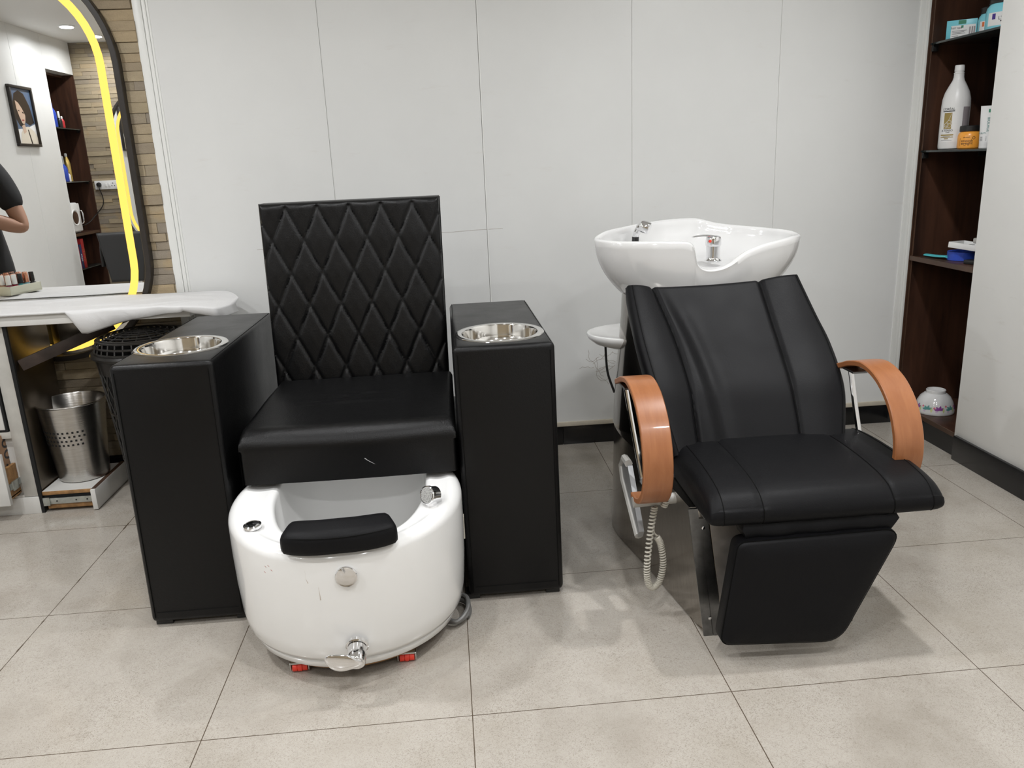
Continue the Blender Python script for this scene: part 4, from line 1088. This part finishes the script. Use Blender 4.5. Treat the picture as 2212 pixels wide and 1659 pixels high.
obj('tray_shell', b, 'white_plastic', t)
obox(b := nb(), V((2.11, 2.93, ZS+.080)), (.5, -.85, -.05), (.85, .5, 0), (0, .05, 1), .075, .045, .010, .004)
tag(obj('plastic_case', b, 'grey_plastic', base=(2.11, 2.93, ZS+.07)), 'pale grey plastic case lying on top of the white tray', 'case')
obox(b := nb(), V((2.015, 2.905, ZS+.008)), (.3, -.95, 0), (.95, .3, 0), (0, 0, 1), .045, .018, .0078, .002)
tag(obj('remote_case', b, 'black_plastic', base=(2.015, 2.905, ZS)), 'small dark grey case on the wooden shelf near the wall edge', 'case')
# upturned bowl with flowers
c = (2.035, 3.105, .0965)
t = thing('flower_bowl', 'white porcelain bowl with flower print upside down on the bottom shelf', 'bowl', c)
PR = [(.0775, 0), (.079, .002), (.0778, .010), (.0755, .025), (.069, .048), (.058, .068), (.044, .080), (.0385, .083), (.0385, .095), (.0365, .0965), (.034, .0955), (.033, .088), (.001, .086)]
o = obj('bowl', lathe(nb(), PR + [], c, n=64), 'white_ceramic', t, angle=50)
def bowlr(z):
    for (r0, z0), (r1, z1) in zip(PR[1:], PR[2:]):
        if z0 <= z <= z1: return r0 + (r1-r0)*(z-z0)/(z1-z0)
    return PR[1][0]
def bp(a, z, off=.0006): r = bowlr(z)+off; return V((c[0]+r*cos(a), c[1]+r*sin(a), c[2]+z))
a0 = math.atan2(-.84, -.54)
def leafs(a, z, ang, L, w):
    b = nb(); up, dn = [], []
    for i in range(9):
        f = i/8; q = w*sin(pi*f); x = L*f
        for sgn, lst in ((1, up), (-1, dn)): lst.append(bp(a + (x*cos(ang) - sgn*q*sin(ang))/.072, z + x*sin(ang) + sgn*q*cos(ang)))
    P = up + dn[-2:0:-1]; b.faces.new([b.verts.new(p) for p in P]); return b
mat('print_teal', (.10, .30, .28), .3); mat('print_purple', (.25, .06, .28), .3); mat('print_pink', (.65, .15, .22), .3); mat('print_lime', (.55, .60, .28), .3); mat('print_lilac', (.60, .48, .62), .3); mat('print_blue', (.22, .48, .60), .3)
def dots(L): return merge(*[leafs(a, z, 0, s, s*.5) for a, z, s in L])
teal, pur, pk, lm, ll = [], [], [], [], []
for k in range(7):
    a = a0 - 1.6 + k*.62
    (teal if k % 2 == 0 else pur).append(merge(*[leafs(a, .024, g, .020, .0045) for g in (.5, 1.3, 2.3, 3.0)]))
    pk.append(leafs(a+.30, .040 - .004*(k % 3), 0, .009, .0045)); lm.append(merge(leafs(a+.22, .012, 1.57, .024, .004)))
    ll.append(leafs(a+.42, .016, .3, .010, .005))
for nm, L in (('teal', teal), ('purple', pur), ('pink', pk), ('lime', lm), ('lilac', ll)): obj('flower_print', merge(*L), 'print_' + nm, o, smooth=False)

# ------------------------------------------------------------------ what the mirror shows: side wall niche
t = thing('built_in_shelving', 'dark wooden shelving in the side wall, seen in the mirror beside the stone', 'shelving', (-3.45, -1.32, 0))
obj('side_panel', box(nb(), XL-.30, XL-.002, -1.615, -1.60, 0, 2.125), 'dark_wood', t)
obj('side_panel', box(nb(), XL-.30, XL-.102, -1.065, -1.05, 0, 2.125), 'dark_wood', t)
obj('back_panel', box(nb(), XL-.32, XL-.30, -1.615, -1.05, 0, 2.125), 'dark_wood', t)
obj('top_board', box(nb(), XL-.30, XL-.102, -1.60, -1.05, 2.105, 2.123), 'dark_wood', t)
obj('edge_strip', box(nb(), XL-.105, XL+.004, -1.052, -1.046, 0, 2.125, .001), 'white_trim', t)
s_ = obj('shelf', box(nb(), XL-.30, XL-.012, -1.60, -1.066, .712, .734), 'dark_wood', t)
obj('front_edge', box(nb(), XL-.012, XL-.007, -1.60, -1.05, .711, .735), 'dark_edge', s_)
for z in (1.652, 1.190, .418):
    g = obj('glass_shelf', box(nb(), XL-.29, XL-.015, -1.597, -1.066, z-.008, z), 'tinted_glass', t)
    obj('shelf_clip', box(nb(), XL-.05, XL-.03, -1.5995, -1.58, z-.028, z-.008), 'black_plastic', g)
def simple_bottle(x, y, z, r, h, m, capm, lab, capf=.2, group='bottles in the mirrored niche'):
    q = thing('bottle', lab, 'bottle', (x, y, z), group)
    n = h*(1-capf)
    obj('bottle_body', lathe(nb(), [(r*.9, 0), (r, .006), (r, n*.72), (r*.75, n*.88), (r*.38, n), (r*.38, n+.004)], (x, y, z), n=24), m, q)
    obj('cap', lathe(nb(), [(r*.42, n), (r*.42, h*.97), (r*.3, h), (.001, h)], (x, y, z), n=20), capm, q)
    return q
simple_bottle(-3.33, -1.10, 1.6525, .034, .20, 'cobalt', 'cobalt', 'blue bottle on the upper glass shelf seen in the mirror')
simple_bottle(-3.36, -1.165, 1.6525, .034, .21, 'leaf_green', 'leaf_green', 'green bottle beside the blue one on the upper glass shelf in the mirror')
simple_bottle(-3.34, -1.245, 1.6525, .022, .14, 'black_plastic', 'white_plastic', 'dark spray bottle with white top on the upper glass shelf in the mirror', .4)
simple_bottle(-3.34, -1.295, 1.6525, .020, .10, 'book_red', 'white_plastic', 'small red bottle on the upper glass shelf in the mirror')
simple_bottle(-3.34, -1.15, 1.1905, .033, .22, 'cobalt', 'clear_plastic', 'blue spray bottle with clear top on the lower glass shelf in the mirror', .32)
simple_bottle(-3.33, -1.205, 1.1905, .016, .09, 'white_plastic', 'label_gold', 'small white bottle on the lower glass shelf in the mirror')
simple_bottle(-3.345, -1.25, 1.1905, .027, .245, 'gold_can', 'clear_plastic', 'tall gold spray can on the lower glass shelf in the mirror', .12)
# white boxy appliance with a round dark window
c = (-3.43, -1.195, .735)
t = thing('towel_warmer', 'white box shaped appliance with round dark window on the wooden shelf in the mirror', 'appliance', c)
o = obj('housing', box(nb(), -3.58, -3.335, -1.29, -1.068, .739, 1.005, .018, 3), 'white_plastic', t)
for x in (-3.56, -3.36):
    for y in (-1.27, -1.09): obj('foot', lathe(nb(), [(.012, 0), (.012, .006)], (x, y, .7345), n=14), 'black_plastic', t)
dr = obj('door', box(nb(), -3.336, -3.322, -1.286, -1.072, .752, .998, .008, 2), 'white_plastic', t)
b = lathe(nb(), [(.060, 0), (.072, .001), (.070, .007), (.058, .004)], (-3.322, -1.165, .875), (1, 0, 0), n=40, cap0=False, cap1=False); obj('window_ring', b, 'white_plastic', dr)
obj('window', lathe(nb(), [(.058, 0), (.056, .004), (.001, .006)], (-3.322, -1.165, .875), (1, 0, 0), n=40), 'dark_wood', dr)
b = nb(); tube(b, spline([(-3.322, -1.266, .935), (-3.300, -1.268, .925), (-3.296, -1.268, .875), (-3.300, -1.268, .825), (-3.322, -1.266, .815)], 5), .005, 8); obj('door_handle', b, 'chrome', dr)
# books on the lowest glass shelf
for y0, w, h, m, lab, txt in ((-1.118, .030, .165, 'label_grey', 'thin grey spined book at the end of the row in the mirrored niche', ''), (-1.152, .032, .20, 'book_red', 'slim red book between grey and navy books in the mirrored niche', ''), (-1.205, .050, .215, 'book_navy', 'navy blue book between two red books in the mirrored niche', 'style'), (-1.265, .058, .262, 'book_red', 'tall red book with gold lettering in the mirrored niche', 'STYLE')):
    q = thing('book', lab, 'book', (-3.40, y0+w/2, .4185), 'books in the mirrored niche')
    o = obj('cover', box(nb(), -3.52, -3.335, y0, y0+w-.003, .4185, .4185+h, .002), m, q)
    obj('pages', box(nb(), -3.522, -3.345, y0+.004, y0+w-.007, .423, .4185+h-.004), 'label_white', q)
    if txt: obj('lettering', text_bm(txt, w*.75, lambda x, y, z, y0=y0, w=w, h=h: (-3.3345+z, y0+w/2-.002-y, .4185+h*.45+x), .0003), 'gold_can' if m == 'book_red' else 'label_white', o)
# framed portrait
t = thing('framed_picture', 'black framed picture of a dark bobbed head seen in the mirror', 'picture', (XL, -.515, 1.476))
y0, y1, z0, z1 = -.697, -.335, 1.476, 1.937
b = nb()
for a, c, d, e in ((y0, y1, z0, z0+.022), (y0, y1, z1-.022, z1), (y0, y0+.022, z0+.022, z1-.022), (y1-.022, y1, z0+.022, z1-.022)): box(b, XL+.001, XL+.026, a, c, d, e, .003)
obj('frame', b, 'frame_brown', t)
pp = lambda s, q, o=0: V((XL+.010+o, y1-.022 - s*(y1-y0-.044), z1-.022 - q*(z1-z0-.044)))
pr = obj('print', (lambda b: (b.faces.new([b.verts.new(pp(s, q)) for s, q in ((0, 0), (1, 0), (1, 1), (0, 1))]), b)[1])(nb()), 'label_white', t)
mat('print_sky', (.10, .15, .24), .3); mat('print_cream', (.72, .66, .55), .3); mat('print_face', (.62, .45, .34), .3); mat('print_hair', (.022, .014, .012), .3); mat('print_lip', (.35, .08, .07), .3)
def art(L, m, o_): b = nb(); b.faces.new([b.verts.new(pp(s, q, o_)) for s, q in L]); obj('print_area', b, m, pr, smooth=False)
art([(.0, .0), (1, 0), (1, .62), (.6, .7), (0, .75)], 'print_sky', .0006)
art([(.10, 1), (.22, .80), (.40, .70), (.62, .68), (.88, .76), (1, .86), (1, 1)], 'print_cream', .0010)
art([(.08, .55), (.06, .30), (.18, .10), (.42, .03), (.66, .08), (.86, .30), (.96, .60), (.72, .66), (.50, .60), (.34, .70), (.22, .68)], 'print_hair', .0014)
art([(.18, .22), (.32, .26), (.46, .36), (.56, .48), (.52, .58), (.44, .66), (.34, .62), (.25, .50), (.18, .36)], 'print_face', .0018)
art([(.30, .68), (.46, .63), (.48, .78), (.34, .82)], 'print_face', .0018)
art([(.34, .565), (.46, .555), (.47, .575), (.38, .590)], 'print_lip', .0022)
art([(.24, .385), (.31, .40), (.31, .415), (.25, .41)], 'print_hair', .0022); art([(.42, .41), (.51, .43), (.50, .45), (.43, .44)], 'print_hair', .0022)
art([(.56, .74), (.60, .735), (.70, 1), (.64, 1)], 'print_hair', .0022)
# socket plate with plug and cord
YW = YF + .018
t = thing('socket_plate', 'white wall socket plate with black plug on the stone wall in the mirror', 'socket', (-3.17, YW, 1.145))
o = obj('plate', box(nb(), -3.278, -3.075, YW-.02, YW+.010, 1.105, 1.185, .003), 'white_plastic', t)
obj('socket_holes', merge(*[lathe(nb(), [(.0045, 0), (.0045, .0006)], (x, YW+.010, z), (0, 1, 0), n=10) for x, z in ((-3.11, 1.16), (-3.122, 1.135), (-3.098, 1.135))]), 'dark_slot', o)
obj('switch', merge(box(nb(), -3.185, -3.165, YW+.009, YW+.013, 1.128, 1.162, .001), box(nb(), -3.155, -3.135, YW+.009, YW+.013, 1.128, 1.162, .001)), 'white_plastic', o)
t = thing('plug_cord', 'black plug and power cord running from the socket to the niche in the mirror', 'cord', (-3.235, YW+.012, 1.15))
obj('plug', lathe(nb(), [(.020, 0), (.022, .004), (.020, .022), (.012, .034), (.001, .036)], (-3.235, YW+.0105, 1.15), (0, 1, 0), n=24), 'black_plastic', t)
b = nb(); tube(b, spline([(-3.235, YW+.040, 1.145), (-3.230, YW+.035, 1.11), (-3.222, YW+.012, 1.03), (-3.232, YW+.008, .97), (-3.262, YW+.008, .925), (-3.292, YW+.010, .895), (-3.32, -1.57, .86), (-3.37, -1.50, .80), (-3.45, -1.34, .765), (-3.50, -1.30, .76)], 8), .0042, 8); obj('cord', b, 'black_plastic', t)
# salon chair whose back shows in the mirror
t = thing('salon_chair', 'black vinyl salon chair facing the far mirror, its back seen in reflection', 'chair', (-2.86, -1.10, 0))
def scF(u, v):
    w = .165 + .055*v - (.03*(1-v)); x = -2.855 + (2*u-1)*w*1.0; z = .31 + v*.43
    e = min(u*2*w, (1-u)*2*w, v*.43, (1-v)*.43)
    return V((x, -.905 - .05*v + .02*(2*u-1)**2 - roundoff(e, .022) + .02, z))
ol = pad(nb(), 40, 40, lambda u, v: scF(1-u, v), lambda u, v: scF(1-u, v) + V((0, -.055, 0)))
obj('backrest', ol, 'salon_vinyl', t, angle=55)
obj('seat', box(nb(), -3.06, -2.65, -1.42, -.97, .40, .50, .03, 3), 'salon_vinyl', t)
for x in (-3.105, -2.65): 
    b = nb(); tube(b, spline([(x+.022, -1.0, .44), (x+.022, -1.02, .62), (x+.022, -1.12, .66), (x+.022, -1.36, .65)], 6), .018, 10); obj('armrest', b, 'black_plastic', t)
obj('pedestal', lathe(nb(), [(.22, 0), (.22, .012), (.10, .03), (.035, .045), (.032, .40), (.001, .40)], (-2.855, -1.17, 0), n=36), 'chrome', t)

# ------------------------------------------------------------------ person whose elbow shows in the mirror
PX, PY = -2.315, 2.38
def skinned(nodes, edges, sub=2):
    me = bpy.data.meshes.new('sk'); ks = list(nodes); me.from_pydata([V(nodes[k][0]) for k in ks], [(ks.index(a), ks.index(b)) for a, b in edges], [])
    o = bpy.data.objects.new('sk', me); COL.objects.link(o)
    m = o.modifiers.new('s', 'SKIN'); m.branch_smoothing = .6; m.use_smooth_shade = True
    for i, k in enumerate(ks):
        r = nodes[k][1]; r = (r, r) if not isinstance(r, tuple) else r
        me.skin_vertices[0].data[i].radius = r; me.skin_vertices[0].data[i].use_root = (i == 0)
    s2 = o.modifiers.new('d', 'SUBSURF'); s2.levels = sub; s2.render_levels = sub
    dg = bpy.context.evaluated_depsgraph_get(); dg.update()
    nm = bpy.data.meshes.new_from_object(o.evaluated_get(dg)); b = nb(); b.from_mesh(nm)
    bpy.data.objects.remove(o); bpy.data.meshes.remove(me); bpy.data.meshes.remove(nm); return b
X = lambda x, y, z: (PX+x, PY+y, z)
N = {'pel': (X(0, 0, .84), (.135, .095)), 'wst': (X(0, .01, .99), (.115, .085)), 'chs': (X(0, .0, 1.17), (.135, .095)), 'nkb': (X(0, -.015, 1.325), (.075, .06)), 'nk': (X(0, 0, 1.39), (.048, .048)), 'hd': (X(0, .012, 1.445), (.046, .048))}
E_ = [('pel', 'wst'), ('wst', 'chs'), ('chs', 'nkb'), ('nkb', 'nk'), ('nk', 'hd')]
for sd, sg in (('r', 1), ('l', -1)):
    N.update({sd+'hip': (X(.095*sg, 0, .70), (.075, .078)), sd+'kn': (X(.095*sg, .01, .45), (.052, .055)), sd+'cf': (X(.095*sg, -.015, .33), (.05, .054)), sd+'an': (X(.095*sg, -.01, .09), (.033, .036)), sd+'ft': (X(.10*sg, .13, .045), (.040, .026)), sd+'sh': (X(.165*sg, 0, 1.285), (.058, .055))})
    E_ += [('pel', sd+'hip'), (sd+'hip', sd+'kn'), (sd+'kn', sd+'cf'), (sd+'cf', sd+'an'), (sd+'an', sd+'ft'), ('nkb', sd+'sh')]
    el = X(.290*sg, .01, .985) if sg > 0 else X(-.26, .02, 1.03); wr = X(.135*sg, .165, 1.075); pm = X(.085*sg, .205, 1.105)
    N.update({sd+'ua': (X(.235*sg, .0, 1.15), (.044, .044)), sd+'el': (el, (.037, .038)), sd+'fa': ((V(el)*.55+V(wr)*.45), (.039, .037)), sd+'wr': (wr, (.024, .028)), sd+'pm': (pm, (.018, .034))})
    E_ += [(sd+'sh', sd+'ua'), (sd+'ua', sd+'el'), (sd+'el', sd+'fa'), (sd+'fa', sd+'wr'), (sd+'wr', sd+'pm')]
    for fi, (dz, L) in enumerate(((.030, .058), (.010, .066), (-.010, .061), (-.028, .048))):
        a = V(pm) + V((-.018*sg, .014, dz+.012)); m1 = a + V((-.45*sg, .22, .30))*L*.75; m2 = m1 + V((-.62*sg, -.30, .10))*L*.62
        for nm, p, r in (('a', a, .0095), ('b', m1, .0088), ('c', m2, .0078)): N[f'{sd}f{fi}{nm}'] = (tuple(p), r)
        E_ += [(sd+'pm', f'{sd}f{fi}a'), (f'{sd}f{fi}a', f'{sd}f{fi}b'), (f'{sd}f{fi}b', f'{sd}f{fi}c')]
    a = V(wr).lerp(V(pm), .45) + V((.0, -.018, .028)); b_ = a + V((-.030*sg, .000, .030))
    N[sd+'t1'] = (tuple(a), .011); N[sd+'t2'] = (tuple(b_), .009); E_ += [(sd+'wr', sd+'t1'), (sd+'t1', sd+'t2')]
def head_bm(sc=1.0, hair=False):
    b = nb(); bmesh.ops.create_uvsphere(b, u_segments=48, v_segments=36, radius=1)
    dele = []
    for v in b.verts:
        x, y, z = v.co
        if hair and y > .10 + .55*max(0, z-.25) and z < .62 - .10*abs(x): dele.append(v)
        elif hair and z < -.62: dele.append(v)
        jaw = max(0., -z)
        X_ = x*.073*(1 - .34*jaw**1.6); Y_ = y*.091*(1 - .10*jaw) + .010*jaw; Z_ = z*.114
        if not hair:
            fr = 1 if y > 0 else 0
            g = lambda cx, cz, wx, wz: exp(-((X_-cx)/wx)**2 - ((Z_-cz)/wz)**2)*fr
            Y_ += .020*g(0, -.022, .010, .014) + .011*g(0, -.004, .007, .022) - .008*(g(.030, .008, .016, .011) + g(-.030, .008, .016, .011)) + .004*g(0, .024, .045, .010) + .006*g(0, -.055, .020, .007) + .008*g(0, -.098, .022, .014)
        else: sc_ = sc; X_, Y_, Z_ = X_*sc, Y_*sc - .002, Z_*sc + .002
        v.co = V((PX + X_, PY + .022 + Y_, 1.492 + Z_))
    if dele: bmesh.ops.delete(b, geom=dele, context='VERTS')
    return b
t = obj('person', merge(skinned(N, E_), head_bm()), 'skin', base=X(0, 0, 0))
tag(t, 'person in black short sleeved shirt with bent elbow, seen in the mirror', 'person')
S = {'z': (X(0, 0, .70), (.215, .125)), 'a': (X(0, 0, .80), (.215, .125)), 'b': (X(0, .0, .95), (.190, .118)), 'c': (X(0, 0, 1.14), (.175, .118)), 'd': (X(0, -.008, 1.295), (.140, .092)), 'e': (X(0, -.012, 1.350), (.100, .076))}
SE = [('z', 'a'), ('a', 'b'), ('b', 'c'), ('c', 'd'), ('d', 'e')]
for sd, sg in (('r', 1), ('l', -1)):
    S[sd+'1'] = (X(.168*sg, 0, 1.292), (.076, .072)); S[sd+'2'] = (X(.230*sg, 0, 1.165), (.064, .062)); S[sd+'3'] = (X(.265*sg, .006, 1.065), (.063, .060)); SE += [('d', sd+'1'), (sd+'1', sd+'2'), (sd+'2', sd+'3')]
obj('shirt', skinned(S, SE), 'tshirt', t)
S = {'a': (X(0, 0, .84), (.125, .085))}; SE = []
for sd, sg in (('r', 1), ('l', -1)):
    S[sd+'1'] = (X(.098*sg, 0, .62), (.080, .084)); S[sd+'2'] = (X(.096*sg, .008, .45), (.072, .074)); S[sd+'3'] = (X(.096*sg, -.01, .10), (.062, .066)); SE += [('a', sd+'1'), (sd+'1', sd+'2'), (sd+'2', sd+'3')]
obj('trousers', skinned(S, SE), 'trousers', t)
hr = obj('hair', head_bm(1.075, True), 'hair', t, angle=70)
hm = hr.modifiers.new('thick', 'SOLIDIFY'); hm.thickness = .007; hm.offset = 1
for sg in (1, -1):
    obj('shoe', box(nb(), PX+.10*sg-.045, PX+.10*sg+.045, PY-.055, PY+.185, 0, .075, .025, 3), 'black_plastic', t)
    def blob(c, r, m, nm): 
        q = nb(); bmesh.ops.create_uvsphere(q, u_segments=16, v_segments=12, radius=1)
        for v in q.verts: v.co = V((c[0]+v.co.x*r[0], c[1]+v.co.y*r[1], c[2]+v.co.z*r[2]))
        return obj(nm, q, m, t)
    blob(X(.030*sg, .098, 1.500), (.0115, .006, .0065), 'label_white', 'eye')
    blob(X(.030*sg, .1030, 1.500), (.0048, .0025, .0048), 'hair', 'pupil')
    blob(X(.030*sg, .1035, 1.518), (.016, .004, .003), 'hair', 'eyebrow')
    blob(X(.074*sg, .012, 1.488), (.008, .017, .028), 'skin', 'ear')
mat('lips', (.30, .09, .075), .4); blob(X(0, .1085, 1.436), (.021, .006, .006), 'lips', 'mouth')
t = thing('phone', 'dark phone held up in both hands by the person in the mirror', 'phone', X(0, .235, 1.10))
obj('phone_body', obox(nb(), X(0, .236, 1.125), (1, 0, 0), (0, 1, -.25), (0, .25, 1), .072, .0045, .036, .003), 'black_plastic', t)
